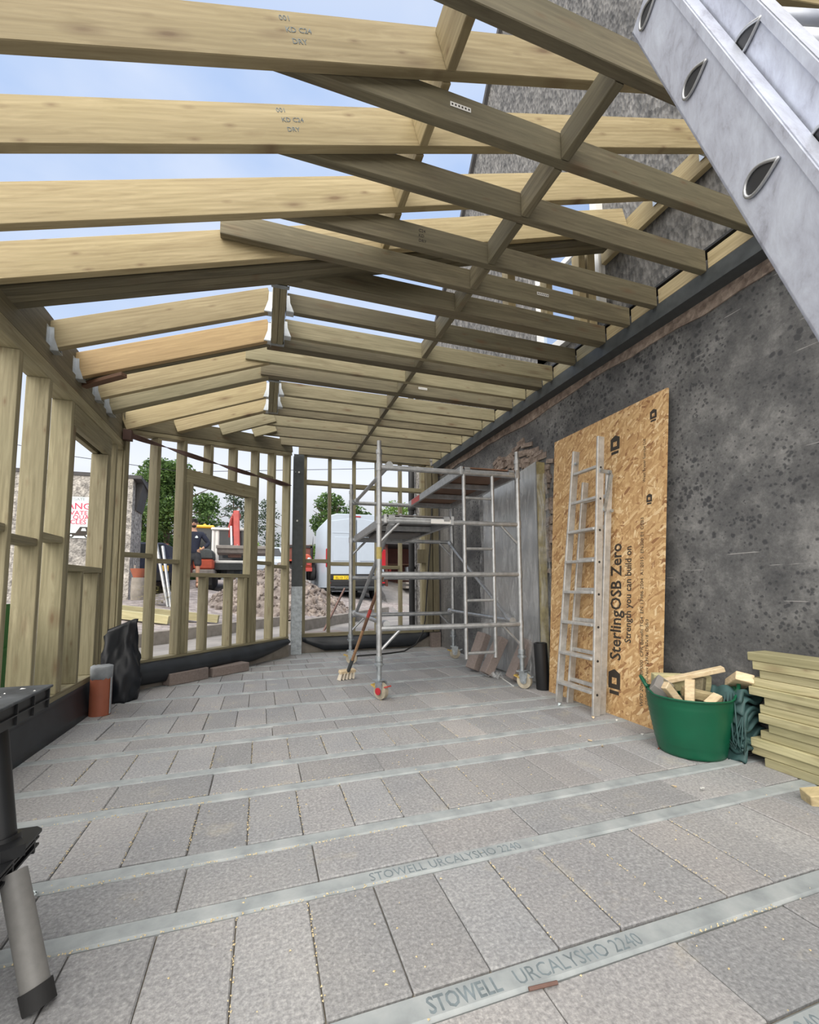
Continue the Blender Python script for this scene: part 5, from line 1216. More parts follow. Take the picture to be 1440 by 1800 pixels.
# ------------------------------------------------------------------ outside: outbuilding with sign
def make_outbuilding():
    y = 11.6; root = empty('outbuilding', (-5.5, 13.5, 0.6), 'grey pebbledashed single storey outbuilding with a sign on its wall', 'building')
    b = B(); b.prism([(-9.5, 0.3), (-2.87, 0.3), (-2.87, 3.50), (-9.5, 3.62)], (0, y, 0), (1, 0, 0), (0, 0, 1), (0, 1, 0), 0.25); b.out('front_wall', 'pebbledash', root)
    b = B(); b.box((-2.97, y + 0.55, 1.9), (0.2, 0.7, 3.2)); b.out('end_wall', 'pebbledash', root)
    b = B(); b.prism([(y - 0.02, 3.50), (y + 1.0, 3.3), (y + 1.0, 3.4), (y - 0.02, 3.58)], (-9.6, 0, 0), (0, 1, 0), (0, 0, 1), (1, 0, 0), 6.9); b.out('roof', 'roof_slate', root)
    b = B(); b.prism([(0.0, 0), (0.16, 0.0), (0.02, -0.75), (0.0, -0.75)], (-2.86, y + 0.25, 3.55), (1, 0, 0), (0, 0, 1), (0, 1, 0), 0.6); b.out('eaves_board', 'roof_slate', root)
    b = B(); b.box((-2.75, y - 0.01, 0.9), (0.04, 0.06, 1.2)); b.out('corner_strip', 'concrete_kerb', root)
    s = empty('warning_sign', (-3.92, y - 0.02, 2.5), 'white sign with red capitals and a lorry pictogram on the pebbledashed wall', 'sign')
    x0, x1, z0, z1 = -4.42, -3.28, 2.09, 3.01
    b = B(); b.box(((x0 + x1) / 2, y - 0.014, (z0 + z1) / 2), (x1 - x0, 0.02, z1 - z0)); b.out('sign_board', 'sign_white', s)
    xc = (x0 + x1) / 2
    for t, sz, z, mt, xl in (('AGGREGATE', 0.085, 2.93, 'grey_tape', -4.30), ('DANGER', 0.20, 2.735, 'sign_red', -4.28), ('PRIVATE', 0.135, 2.605, 'sign_red', -4.25), ('QUARRY', 0.135, 2.505, 'sign_red', -4.00), ('VEHICLES', 0.135, 2.40, 'sign_red', -4.34)):
        text_part('sign_lettering', t, sz, (xl, y - 0.026, z), (1, 0, 0), (0, 0, 1), mt, s, 0.001, 'LEFT', 1.05, bold=sz * 0.012)
    b = B(); X = -4.15; yy = y - 0.026
    b.prism([(-.12, .10), (.22, .10), (.30, .24), (.44, .24), (.52, .13), (.56, .04), (-.10, .04)], (X, yy, 2.10), (1, 0, 0), (0, 0, 1), (0, -1, 0), 0.002)
    for cx in (0.0, 0.14, 0.44): b.cyl((X + cx, yy, 2.145), (X + cx, yy - 0.003, 2.145), 0.05, n=14)
    b.out('lorry_pictogram', 'ink', s)
    b = B(); b.prism([(.32, .15), (.42, .15), (.40, .21), (.34, .21)], (X, yy - 0.003, 2.10), (1, 0, 0), (0, 0, 1), (0, -1, 0), 0.001)
    for cx in (0.0, 0.14, 0.44): b.cyl((X + cx, yy - 0.003, 2.145), (X + cx, yy - 0.005, 2.145), 0.022, n=10)
    b.out('pictogram_window', 'sign_white', s)
make_outbuilding()
b = B(); b.tube([(-9, 14, 5.2), (-4.6, 13.0, 4.28), (-2, 12.5, 3.95), (4, 12, 4.4)], 0.008, 5); tag(b.out('overhead_wire', 'black_rubber'), 'thin overhead wire above the outbuilding roof', 'wire')
for k, (c, h, lb) in enumerate((((-2.62, 11.35), 0.5, 'grey barrel beside the outbuilding corner'),)):
    zg = ground_z(*c); b = B(); b.lathe((c[0], c[1], zg), [(0.13, 0), (0.14, .1), (0.14, .35), (0.13, h)], 18); tag(smooth_by_angle(b.out('barrel', 'concrete_kerb')), lb, 'barrel')
    b = B(); b.lathe((c[0], c[1], zg + h), [(0.10, 0), (0.16, .16), (0.17, .2), (0.14, .2), (0.0, 0.15)], 16); tag(smooth_by_angle(b.out('flower_pot', 'terracotta')), 'terracotta pot standing on the grey barrel', 'pot')
for dx, lb in ((0.0, 'grey pole leaning by the fern, left of two'), (0.06, 'grey pole leaning by the fern, right of two')):
    x0 = -1.86 + dx; zg = ground_z(x0, 10.5); b = B(); b.cyl((x0, 10.5, zg), (x0 - 0.34 + dx * 1.5, 10.75, 2.06 - dx * 3), 0.032, n=10); tag(smooth_by_angle(b.out('leaning_pole', 'scaffold_aluminium')), lb, 'pole', 'poles leaning by the fern')

# ------------------------------------------------------------------ outside: plants
def leaves(b, c, r, n, size, rd, tones, flat=1.0):
    for _ in range(n):
        while True:
            d = Vector((rd.uniform(-1, 1), rd.uniform(-1, 1), rd.uniform(-1, 1)))
            if 0.25 < d.length < 1: break
        p = Vector(c) + Vector((d.x * r[0], d.y * r[1], d.z * r[2])); M = Euler((rd.uniform(-.9, .9), rd.uniform(-.9, .9), rd.random() * 6)).to_matrix(); s = size * rd.uniform(.6, 1.4)
        b.add([p + M @ Vector(q) for q in ((-s, 0, 0), (0, -s * .55, .1 * s), (s, 0, 0), (0, s * .55, .1 * s))], [(0, 1, 2, 3)])
        t = rd.random(); tones += [(t, t, t, 1)] * 4
def tree(name, x, y, h, r, label, mat, seed, n=2200, size=0.16, base=0.25, group='trees behind the yard', conifer=False):
    rd = random.Random(seed); zg = ground_z(x, y); root = empty(name, (x, y, zg - .1), label, 'tree', group)
    b = B(); b.tube([(x, y, zg - .1), (x + rd.uniform(-.1, .1), y, zg + h * .5), (x + rd.uniform(-.2, .2), y, zg + h * .9)], [0.16, 0.11, 0.03], 8)
    for k in range(9):
        a = rd.random() * 6; z = zg + h * rd.uniform(.35, .85); l = r * rd.uniform(.5, .95); b.tube([(x, y, z), (x + l * .5 * math.cos(a), y + l * .5 * math.sin(a), z + .15 * l), (x + l * math.cos(a), y + l * math.sin(a), z + (.45 * l if not conifer else -.1))], [0.05, .035, .012], 5)
    b.out('trunk', 'bark', root)
    n = int(n * 2.2); size *= 0.62
    b = B(); tones = []
    if conifer:
        for k in range(16):
            z = zg + h * (0.25 + 0.72 * k / 15); rr = r * (1 - 0.75 * k / 15)
            for j in range(4):
                a = rd.random() * 6; l = rr * rd.uniform(.5, 1); leaves(b, (x + l * math.cos(a), y + l * math.sin(a), z), (0.55, .55, .16), n // 64, size, rd, tones)
    else:
        m = 15
        for k in range(m):
            a = rd.random() * 6; q = rd.random(); d = r * 0.72 * math.sqrt(rd.random()); z = zg + h * (base + (0.90 - base) * q); wz = math.sin(PI * (0.22 + 0.68 * q))
            leaves(b, (x + d * wz * math.cos(a), y + d * wz * math.sin(a), z), (r * .46, r * .46, h * .13), n // m, size, rd, tones)
    o = b.out('foliage', mat, root, recalc=False); add_tone(o, lambda i: tones[i])
tree('tree', -4.0, 22, 5.7, 1.75, 'tall leafy green tree behind the outbuilding corner', 'leaf_green', 1, 6000, 0.14, 0.08)
tree('tree', -5.4, 23, 4.2, 1.1, 'lower tree at the left just above the outbuilding roof', 'leaf_green', 2, 1800, 0.13, 0.12)
tree('tree', -3.2, 26, 4.7, 1.5, 'bushy tree behind the standing man', 'leaf_green', 3, 3200, 0.14, 0.1)
tree('pine_tree', -1.9, 34, 6.6, 1.9, 'thin dark conifer rising behind the excavator boom', 'leaf_conifer', 4, 1100, 0.16, conifer=True)
tree('pine_tree', 0.3, 36, 6.4, 1.6, 'thin conifer right of the excavator, partly behind a stud', 'leaf_conifer', 5, 800, 0.16, conifer=True)
tree('tree', 4.5, 30, 6.0, 2.3, 'large dark tree left behind the white van', 'leaf_green', 6, 6500, 0.19, 0.06)
tree('tree', 6.4, 31, 5.6, 1.7, 'dark tree above the roof of the white van', 'leaf_green', 7, 3000, 0.17, 0.1)
tree('tree', 9.0, 30, 5.8, 2.3, 'green tree between van and drainpipe behind the tower', 'leaf_bright', 8, 3600, 0.17, 0.05)
def bush(x, y, h, r, label, mat, seed, n=1500, size=.13):
    n = int(n * 2.0); size *= 0.65; rd = random.Random(seed); zg = ground_z(x, y); b = B(); tones = []
    for k in range(9): leaves(b, (x + rd.uniform(-.7, .7) * r, y + rd.uniform(-.5, .5) * r, zg + h * rd.uniform(.15, .72)), (r * .5, r * .5, h * .26), n // 9, size, rd, tones)
    o = b.out('bush', mat, recalc=False); add_tone(o, lambda i: tones[i]); tag(o, label, 'bush', 'bushes behind the yard')
bush(-4.6, 24.3, 2.6, 1.3, 'dense green bush behind the red brown trailer', 'leaf_bright', 11, 2600)
bush(-2.7, 24.0, 2.6, 1.3, 'bush below the bushy tree behind the man', 'leaf_green', 12, 1600)
bush(-0.3, 28.0, 2.6, 1.6, 'round green bush behind the white car', 'leaf_bright', 13, 1800)
bush(1.1, 28.5, 2.3, 1.2, 'bright bush right of the white car', 'leaf_bright', 14, 1500)
bush(3.0, 26.0, 2.6, 1.0, 'bright leafy bush left of the white van', 'leaf_bright', 15, 2000)
bush(9.6, 27.0, 2.2, 2.0, 'bush behind the open shed at the right', 'leaf_bright', 16, 1800)
def fern():
    x, y = -2.02, 10.55; zg = ground_z(x, y); rd = random.Random(3); root = empty('fern', (x, y, zg), 'yellowing fern at the foot of the leaning poles', 'fern'); b = B(); tones = []
    for k in range(26):
        a = rd.random() * 6.28; l = rd.uniform(.3, .52); up = rd.uniform(.25, .62)
        for i in range(9):
            t = (i + 1) / 9; c = Vector((x + l * t * math.cos(a), y + l * t * math.sin(a), zg + up * math.sin(t * 2.2) * .8)); w = .07 * (1 - t * .7)
            for s in (-1, 1):
                d = Vector((-math.sin(a) * s, math.cos(a) * s, -.15)); f = Vector((math.cos(a), math.sin(a), 0)) * .025
                b.add([c - f, c + d * w, c + f], [(0, 1, 2)]); q = rd.random(); tones += [(q, q, q, 1)] * 3
    o = b.out('fronds', 'leaf_fern', root, recalc=False); add_tone(o, lambda i: tones[i])
fern()
b = B(); b.box((-1.62, 3.45, 0.50), (0.02, 0.9, 0.80)); b.box((-1.61, 3.45, 0.60), (0.03, 0.9, 0.02)); tag(b.out('green_panel', 'green_plastic'), 'green plastic panel glimpsed outside the left stud frame', 'panel')

# ------------------------------------------------------------------ outside: vehicles
def wheel(c, r, w, parent, axis=(1, 0, 0), hub='galvanised_steel'):
    a = Vector(axis); c = Vector(c); b = B(); b.lathe(c - a * w / 2, [(r * .6, 0), (r * .95, 0), (r, w * .15), (r, w * .85), (r * .95, w), (r * .6, w)], 24, axis=a); o = smooth_by_angle(b.out('wheel', 'black_rubber', parent))
    b = B(); b.cyl(c - a * w * .4, c + a * w * .4, r * .6, n=16); b.out('hub', hub, o)
def make_van():
    x, y = 3.06, 15.0; z0 = ground_z(x, 15.0); root = empty('van', (x, y, z0), 'white high roofed panel van parked with its rear doors towards the building', 'van')
    hw = 1.0
    def ring(yy, wid, top, bot, tw): # half cross-section
        pts = [(-wid, bot), (-wid, bot + .7), (-wid + .03, bot + 1.1), (-tw, top - .22), (-tw + .10, top - .06), (-tw + .28, top), (tw - .28, top), (tw - .10, top - .06), (tw, top - .22), (wid - .03, bot + 1.1), (wid, bot + .7), (wid, bot)]
        return [Vector((x + a, yy, z0 + b_)) for a, b_ in pts]
    secs = [ring(y, hw - .02, 2.90, .42, .94), ring(y + .05, hw, 2.93, .40, .955), ring(y + 3.6, hw + .02, 2.93, .40, .96), ring(y + 4.1, hw + .02, 2.75, .40, .80), ring(y + 4.9, hw + .02, 1.75, .40, .86), ring(y + 5.9, hw - .1, 1.35, .45, .80)]
    b = B(); n = 12
    for s in secs: b.v += s
    for i in range(len(secs) - 1):
        for k in range(n): b.f.append((i * n + k, i * n + (k + 1) % n, (i + 1) * n + (k + 1) % n, (i + 1) * n + k)); b.mi.append(0)
    b.f += [tuple(range(n)), tuple(reversed(range(5 * n, 6 * n)))]; b.mi += [0, 0]
    smooth_by_angle(b.out('body', 'van_white', root), 35)
    for s, nm in ((-1, 'rear_door'), (1, 'rear_door')):
        b = B(); xa, xb = (x - .90, x - .012) if s < 0 else (x + .012, x + .90)
        tw = .93
        b.prism([(xa if s > 0 else x - .90, z0 + .72), (xb if s < 0 else x + .90, z0 + .72), (xb if s < 0 else x + tw - .06, z0 + (2.80 if s < 0 else 2.66)), (xa if s > 0 else x - tw + .06, z0 + (2.80 if s > 0 else 2.66))], (0, y - .001, 0), (1, 0, 0), (0, 0, 1), (0, -1, 0), .03)
        d = b.out(nm, 'van_white', root, bevel=0.012)
        b = B(); xa, xb = (x - .80, x - .12) if s < 0 else (x + .12, x + .80)
        b.prism([(xa, z0 + 1.30), (xb, z0 + 1.30), (xb - .03, z0 + 2.12), (xa + .05 * (s < 0), z0 + 2.12)], (0, y - .031, 0), (1, 0, 0), (0, 0, 1), (0, -1, 0), .018); b.out('pressed_panel', 'van_white', d, bevel=0.016)
        for zz in (1.15, 2.26): b = B(); b.box(((xa + xb) / 2, y - .036, z0 + zz), (.74, .014, .035)); b.out('swage_line', 'van_white', d, bevel=0.006)
    b = B(); b.box((x + .40, y - .045, z0 + 1.17), (.22, .03, .045)); b.out('door_handle', 'trim_black', root)
    b = B(); b.box((x, y - .06, z0 + .55), (1.94, .16, .20)); b.box((x, y - .05, z0 + .76), (1.94, .05, .2)); b.out('bumper', 'trim_black', root, bevel=0.02)
    b = B(); b.box((x, y - .14, z0 + .40), (1.5, .1, .06)); b.out('step', 'dark_steel', root)
    for s in (-1, 1):
        b = B(); b.box((x + s * .965, y - .005, z0 + 1.40), (.13, .12, .62)); o = b.out('tail_lamp', 'lamp_red', root, bevel=0.01)
        b = B(); b.box((x + s * .93, y - .142, z0 + .56), (.10, .02, .05)); b.out('reflector', 'lamp_red', root)
    b = B(); b.box((x - .50, y - .082, z0 + .735), (.56, .012, .13)); pl = b.out('number_plate', 'plate_yellow', root, bevel=0.004)
    text_part('plate_lettering', 'EL10 TZ', 0.115, (x - .50, y - .0895, z0 + .695), (1, 0, 0), (0, 0, 1), 'ink', pl, .001, 'CENTER', 1.05)
    b = B(); b.lathe((x + .55, y - .05, z0 + .93), [(.001, .0), (.085, .0), (.085, .012), (.001, .014)], 20, axis=(0, -1, 0), sy=.42); bd = b.out('oval_badge', 'navy_cloth', root); bd['label'] = 'dark blue oval badge'
    b = B(); b.box((x, y - .034, z0 + 1.72), (.016, .006, 2.0)); b.box((x, y - .034, z0 + .72), (1.8, .006, .016)); b.box((x - .905, y - .012, z0 + 1.7), (.012, .012, 1.95)); b.box((x + .905, y - .012, z0 + 1.7), (.012, .012, 1.95)); b.out('door_gap', 'trim_black', root)
    text_part('badge_lettering', 'Ford', 0.05, (x + .55, y - .067, z0 + .915), (1, 0, 0), (0, 0, 1), 'white_paint', bd, .0006, 'CENTER')
    b = B(); b.box((x, y - .01, z0 + 2.84), (.3, .03, .035)); b.out('high_brake_lamp', 'lamp_red', root)
    for s in (-1, 1):
        wheel((x + s * .86, y + .95, z0 + .345), .345, .24, root); wheel((x + s * .86, y + 4.75, z0 + .345), .345, .24, root)
    b = B(); b.prism([(y + 4.15, z0 + 2.55), (y + 4.15, z0 + 1.55), (y + 4.85, z0 + 1.62)], (x - hw - .025, 0, 0), (0, 1, 0), (0, 0, 1), (1, 0, 0), .01); b.prism([(-.78, 0), (.78, 0), (.70, .95), (-.70, .95)], (x, y + 4.93, z0 + 1.72), (1, 0, 0), (0, -.62, .78), (0, .78, .62), .012); b.out('cab_glass', 'dark_glass', root)
    b = B(); b.box((x, y + 2.9, z0 + .36), (1.7, 5.4, .14)); b.out('chassis', 'dark_steel', root)
make_van()

def make_excavator():
    x, y = -0.95, 15.6; zg = ground_z(x, y); root = empty('excavator', (x, y, zg), 'orange excavator with white cab and raised boom behind the rubble heap', 'excavator')
    for s in (-1, 1):
        b = B(); b.prism([(-1.0, .15), (-.85, 0), (.85, 0), (1.0, .15), (1.0, .42), (.85, .55), (-.85, .55), (-1.0, .42)], (x + s * .65 - .17, y, zg), (0, 1, 0), (0, 0, 1), (1, 0, 0), .34); b.out('track', 'black_rubber', root)
    b = B(); b.cyl((x, y, zg + .5), (x, y, zg + .72), .45); b.out('turntable', 'dark_steel', root)
    b = B(); b.prism([(-.95, .70), (.35, .70), (.35, .95), (-.95, .95)], (x, y - .75, zg), (1, 0, 0), (0, 0, 1), (0, 1, 0), 1.7); b.out('deck', 'dark_steel', root)
    b = B(); b.prism([(0, 0), (.55, 0), (.55, .36), (.0, .36)], (x - .98, y - 1.15, zg + .70), (1, 0, 0), (0, 0, 1), (0, 1, 0), 1.8); h = b.out('engine_hood', 'orange_paint', root, bevel=0.05)
    b = B(); b.box((x - .70, y - .3, zg + .60), (.6, 1.7, .2)); b.out('counterweight', 'grey_bucket_steel', root, bevel=0.04)
    b = B(); b.prism([(0.0, 0), (.55, 0), (.53, .26), (.44, .36), (.16, .36), (.06, .2)], (x - .98, y - 1.15, zg + 1.06), (1, 0, 0), (0, 0, 1), (0, 1, 0), 1.7); b.out('hood_top', 'dark_steel', root, bevel=0.04)
    cx0, cx1 = x - .52, x + .52; b = B()
    for px in (cx0, cx1):
        for py in (y - .5, y + .6): b.box((px, py, zg + 1.55), (.09, .09, 1.3))
    b.box((x, y + .05, zg + 2.22), (1.18, 1.3, .10)); b.box((x, y + .05, zg + .98), (1.15, 1.25, .14)); b.box((cx0 + .11, y - .5, zg + 1.6), (.12, .06, 1.2)); b.out('cab', 'white_paint', root, bevel=0.03)
    b = B(); b.box((x, y - .49, zg + 1.6), (1.0, .02, 1.15)); b.box((cx0, y + .05, zg + 1.6), (.02, 1.0, 1.1)); b.box((cx1, y + .05, zg + 1.6), (.02, 1.0, 1.1)); b.out('cab_glass', 'dark_glass', root)
    b = B(); b.prism([(-.75, .9), (-.35, .95), (.10, 2.0), (.45, 2.62), (.28, 2.68), (-.12, 2.25)], (x - .10, y - .45, zg), (.28, -.96, 0), (0, 0, 1), (.96, .28, 0), .24); b.out('boom', 'red_paint', root, bevel=0.02)
    b = B(); b.bar((x + .16, y - .98, zg + 2.82), (x + .22, y - 1.25, zg + 1.40), .17, .22, up=(0, 1, 0)); b.cyl((x + .05, y - .9, zg + 2.66), (x + .27, y - .95, zg + 2.66), .1); b.out('dipper_arm', 'red_paint', root, bevel=0.02)
    for dx in (-.07, .09):
        b = B(); b.cyl((x + .10 + dx, y - 1.12, zg + 2.25), (x + .14 + dx, y - 1.3, zg + 1.55), .035); b.cyl((x + .14 + dx, y - 1.3, zg + 1.55), (x + .15 + dx, y - 1.32, zg + 1.28), .02); b.out('hydraulic_ram', 'hanger_zinc', root)
    b = B(); b.box((x + .17, y - 1.35, zg + 1.22), (.36, .3, .22)); b.out('bucket_linkage', 'rusty_bar', root)
    b = B(); b.prism([(0, 0), (.06, -.24), (.40, -.30), (.62, -.2), (.66, 0)], (x - .30, y - 1.75, zg + 1.48), (0, 1, 0), (0, 0, 1), (1, 0, 0), 1.5); b.box((x + .45, y - 1.76, zg + 1.44), (1.54, .05, .11)); b.out('wide_bucket', 'grey_bucket_steel', root, bevel=0.01)
    for s in (-1, 1):
        b = B(); b.box((x - .75 if s < 0 else x + .62, y - .55, zg + 1.9), (.05, .04, .26)); b.out('mirror', 'trim_black', root)
    root.scale = (1, 1, 0.85)
make_excavator()
def make_digger():
    x, y = -2.6, 20.3; zg = ground_z(x, y); root = empty('backhoe_loader', (x, y, zg), 'yellow digger with glazed cab and amber roof behind the man', 'digger')
    b = B(); b.box((x, y, zg + 2.16), (1.45, 1.6, .12)); b.cyl((x + .3, y - .2, zg + 2.2), (x + .3, y - .2, zg + 2.34), .07); b.out('roof', 'yellow_paint', root, bevel=0.04)
    b = B()
    for sx in (-.66, -.2, .66):
        for sy in (-.7, .7): b.box((x + sx, y + sy, zg + 1.55), (.07, .07, 1.2))
    b.box((x, y - .7, zg + .98), (1.4, .08, .08)); b.box((x, y + .7, zg + .98), (1.4, .08, .08)); b.box((x - .66, y, zg + .98), (.08, 1.4, .08)); b.box((x + .66, y, zg + .98), (.08, 1.4, .08))
    b.out('cab_frame', 'trim_black', root)
    b = B(); b.box((x, y, zg + 1.6), (1.3, 1.38, 1.05)); b.out('cab_glass', 'dark_glass', root)
    b = B(); b.prism([(-.45, 0), (.45, 0), (.42, .38), (.2, .55), (-.2, .55), (-.42, .38)], (x + .12, y - 2.3, zg + .70), (1, 0, 0), (0, 0, 1), (0, 1, 0), 1.5); b.out('bonnet', 'yellow_paint', root, bevel=0.04)
    b = B(); b.box((x, y - .4, zg + .75), (1.3, 2.6, .45)); b.out('chassis', 'dark_steel', root)
    for s in (-1, 1): wheel((x + s * .72, y + .5, zg + .62), .62, .4, root, hub='yellow_paint'); wheel((x + s * .66, y - 1.7, zg + .42), .42, .3, root, hub='yellow_paint')
    b = B(); b.cyl((x + .75, y - 1.2, zg + 1.0), (x + .78, y - 1.2, zg + 1.75), .035); b.out('exhaust_pipe', 'hanger_zinc', root)
make_digger()
def make_pickup():
    x, y = -3.33, 14.2; zg = ground_z(x, y); root = empty('pickup_truck', (x, y, zg), 'dark pickup truck with orange indicator parked behind the leaning poles', 'truck')
    b = B(); b.prism([(-.9, .42), (.9, .42), (.9, 1.0), (.80, 1.10), (.66, 1.52), (-.66, 1.52), (-.80, 1.10), (-.9, 1.0)], (x, y, zg), (1, 0, 0), (0, 0, 1), (0, 1, 0), 2.2); b.out('cab', 'navy_cloth', root, bevel=0.05)
    b = B(); b.prism([(-.74, 1.12), (.74, 1.12), (.62, 1.46), (-.62, 1.46)], (x, y - .01, zg), (1, 0, 0), (0, 0, 1), (0, 1, 0), .03); b.out('windscreen', 'dark_glass', root)
    b = B(); b.box((x, y - .03, zg + .55), (1.75, .08, .22)); b.out('bumper', 'trim_black', root)
    for s in (-1, 1):
        b = B(); b.box((x + s * .72, y - .04, zg + .78), (.16, .05, .16)); b.out('indicator_lamp', 'yellow_paint', root); wheel((x + s * .8, y + .7, zg + .34), .34, .22, root); wheel((x + s * .8, y + 2.9, zg + .34), .34, .22, root)
    b = B(); b.box((x, y + 3.2, zg + .95), (1.8, 2.0, .5)); b.out('load_bed', 'dull_red_brown', root)
    x, y = -4.7, 20.6; zg = ground_z(x, y); root = empty('tipping_trailer', (x, y, zg), 'red brown steel trailer standing behind the pickup truck', 'trailer')
    b = B(); b.box((x, y, zg + .95), (2.4, 2.6, .75)); b.box((x, y - 1.3, zg + 1.36), (2.46, .08, .09)); b.out('trailer_body', 'dull_red_brown', root)
    for s in (-1, 1): wheel((x + s * .95, y, zg + .4), .4, .25, root)
make_pickup()
def make_car():
    x, y = 0.08, 18.4; zg = ground_z(x, y) + .0; root = empty('car', (x, y, zg), 'white car half hidden by the rubble heap', 'car')
    b = B(); prof = [(0, .35), (0, .75), (.25, .85), (1.0, .95), (1.6, 1.42), (3.0, 1.46), (3.9, 1.0), (4.1, .9), (4.1, .35)]
    b.prism(prof, (x - .85, y, zg), (0, 1, 0), (0, 0, 1), (1, 0, 0), 1.7); b.out('body', 'van_white', root, bevel=0.07)
    b = B(); b.prism([(-.72, 0), (.72, 0), (.60, .62), (-.60, .62)], (x, y + 1.03, zg + .97), (1, 0, 0), (0, .78, .62), (0, -.62, .78), .012); b.out('windscreen', 'dark_glass', root)
    for s in (-1, 1):
        b = B(); b.ball((x + s * .65, y + .03, zg + .68), (.13, .08, .08)); b.out('headlamp', 'hanger_zinc', root); wheel((x + s * .78, y + .8, zg + .31), .31, .2, root); wheel((x + s * .78, y + 3.3, zg + .31), .31, .2, root)
make_car()
def make_tractor():
    x, y = 1.47, 17.6; zg = ground_z(1.5, y); root = empty('compact_tractor', (x, y, zg), 'small orange red tractor left of the white van', 'tractor')
    b = B(); b.prism([(-.30, .45), (.30, .45), (.32, .8), (.22, .98), (-.22, .98), (-.32, .8)], (x, y - .6, zg), (1, 0, 0), (0, 0, 1), (0, 1, 0), 1.1); b.out('bonnet', 'orange_paint', root, bevel=0.05)
    b = B(); b.box((x, y - .64, zg + .62), (.5, .06, .12)); b.box((x, y - .62, zg + .40), (.62, .1, .14)); b.out('front_panel', 'red_paint', root)
    b = B(); b.box((x, y - .66, zg + .60), (.2, .05, .07)); b.out('grille', 'trim_black', root)
    for s in (-1, 1):
        b = B(); b.ball((x + s * .2, y - .64, zg + .80), (.07, .04, .05)); b.out('headlamp', 'hanger_zinc', root)
        b = B(); b.box((x + s * .40, y + .45, zg + .78), (.22, .7, .06)); b.out('mudguard', 'orange_paint', root); wheel((x + s * .36, y - .35, zg + .24), .24, .16, root); wheel((x + s * .42, y + .5, zg + .38), .38, .24, root)
    x, y = 1.50, 19.8; zg = ground_z(1.5, y); root = empty('box_trailer', (x - .05, y, zg), 'dark open box trailer behind the orange tractor', 'trailer')
    b = B(); b.box((x, y, zg + .95), (.95, 1.6, 1.0)); b.out('trailer_box', 'dull_red_brown', root); b = B(); b.box((x, y - .82, zg + 1.38), (1.0, .06, .1)); b.box((x + .45, y - .82, zg + .9), (.06, .06, 1.0)); b.out('box_frame', 'trim_black', root)
    for s in (-1, 1): wheel((x + s * .45, y, zg + .3), .3, .2, root)
make_tractor()
def make_shed():
    y = 17.2; x0, x1 = 4.75, 9.2; zg = ground_z(6, y); root = empty('open_shed', (6.9, y, zg), 'dark open shed with red brown shelving behind the scaffold tower', 'shed')
    b = B(); b.box(((x0 + x1) / 2, y + 2, zg + .9), (x1 - x0, .1, 1.9)); b.box((x1, y + 1, zg + .9), (.1, 2, 1.9)); b.box((x0, y + 1, zg + .9), (.1, 2, 1.9)); b.out('walls', 'dull_red_brown', root)
    b = B(); b.box(((x0 + x1) / 2, y + .9, zg + 1.9), (x1 - x0 + .2, 2.4, .12)); b.out('roof', 'roof_slate', root)
    for z in (.3, .7, 1.1): b = B(); b.box(((x0 + x1) / 2, y + 1.5, zg + z), (x1 - x0 - .2, .5, .05)); b.out('shelf', 'old_brown_timber', root)
    for k in range(5): b = B(); b.cyl((x0 + .5 + k * .8, y + 1.4, zg + .73), (x0 + .5 + k * .8, y + 1.4, zg + 1.0), .1, n=10); b.out('stored_can', ('red_paint', 'galvanised_steel')[k % 2], root)
    for k in range(4):
        z = zg + .12 + k * .16; o = tag(timber('stacked_sheet', (5.35, y - .3, z), (6.9, y - .35, z), .8, .09, 'concrete_kerb'), '%s pale sheet in the stack in front of the open shed' % ('lowest', 'second', 'third', 'top')[k], 'sheet', 'pale sheets stacked by the shed')
make_shed()

# ------------------------------------------------------------------ the man
def skin_mesh(name, joints, edges, mat, parent, root_i=0, sub=2, mats=None):
    me = bpy.data.meshes.new('tmp'); me.from_pydata([Vector(j[0]) for j in joints], edges, [])
    o = bpy.data.objects.new('tmp', me); COL.objects.link(o); o.modifiers.new('skin', 'SKIN'); sl = me.skin_vertices[0].data
    for i, j in enumerate(joints):
        r = j[1]; sl[i].radius = (r, r) if isinstance(r, (int, float)) else r; sl[i].use_root = (i == root_i)
    m = o.modifiers.new('sub', 'SUBSURF'); m.levels = sub; m.render_levels = sub
    dg = bpy.context.evaluated_depsgraph_get(); m2 = bpy.data.meshes.new_from_object(o.evaluated_get(dg)); bpy.data.objects.remove(o)
    b = B(); b.v = [v.co.copy() for v in m2.vertices]; b.f = [tuple(p.vertices) for p in m2.polygons]; b.mi = [0] * len(b.f)
    return b.out(name, mat, parent, smooth=True, recalc=True)
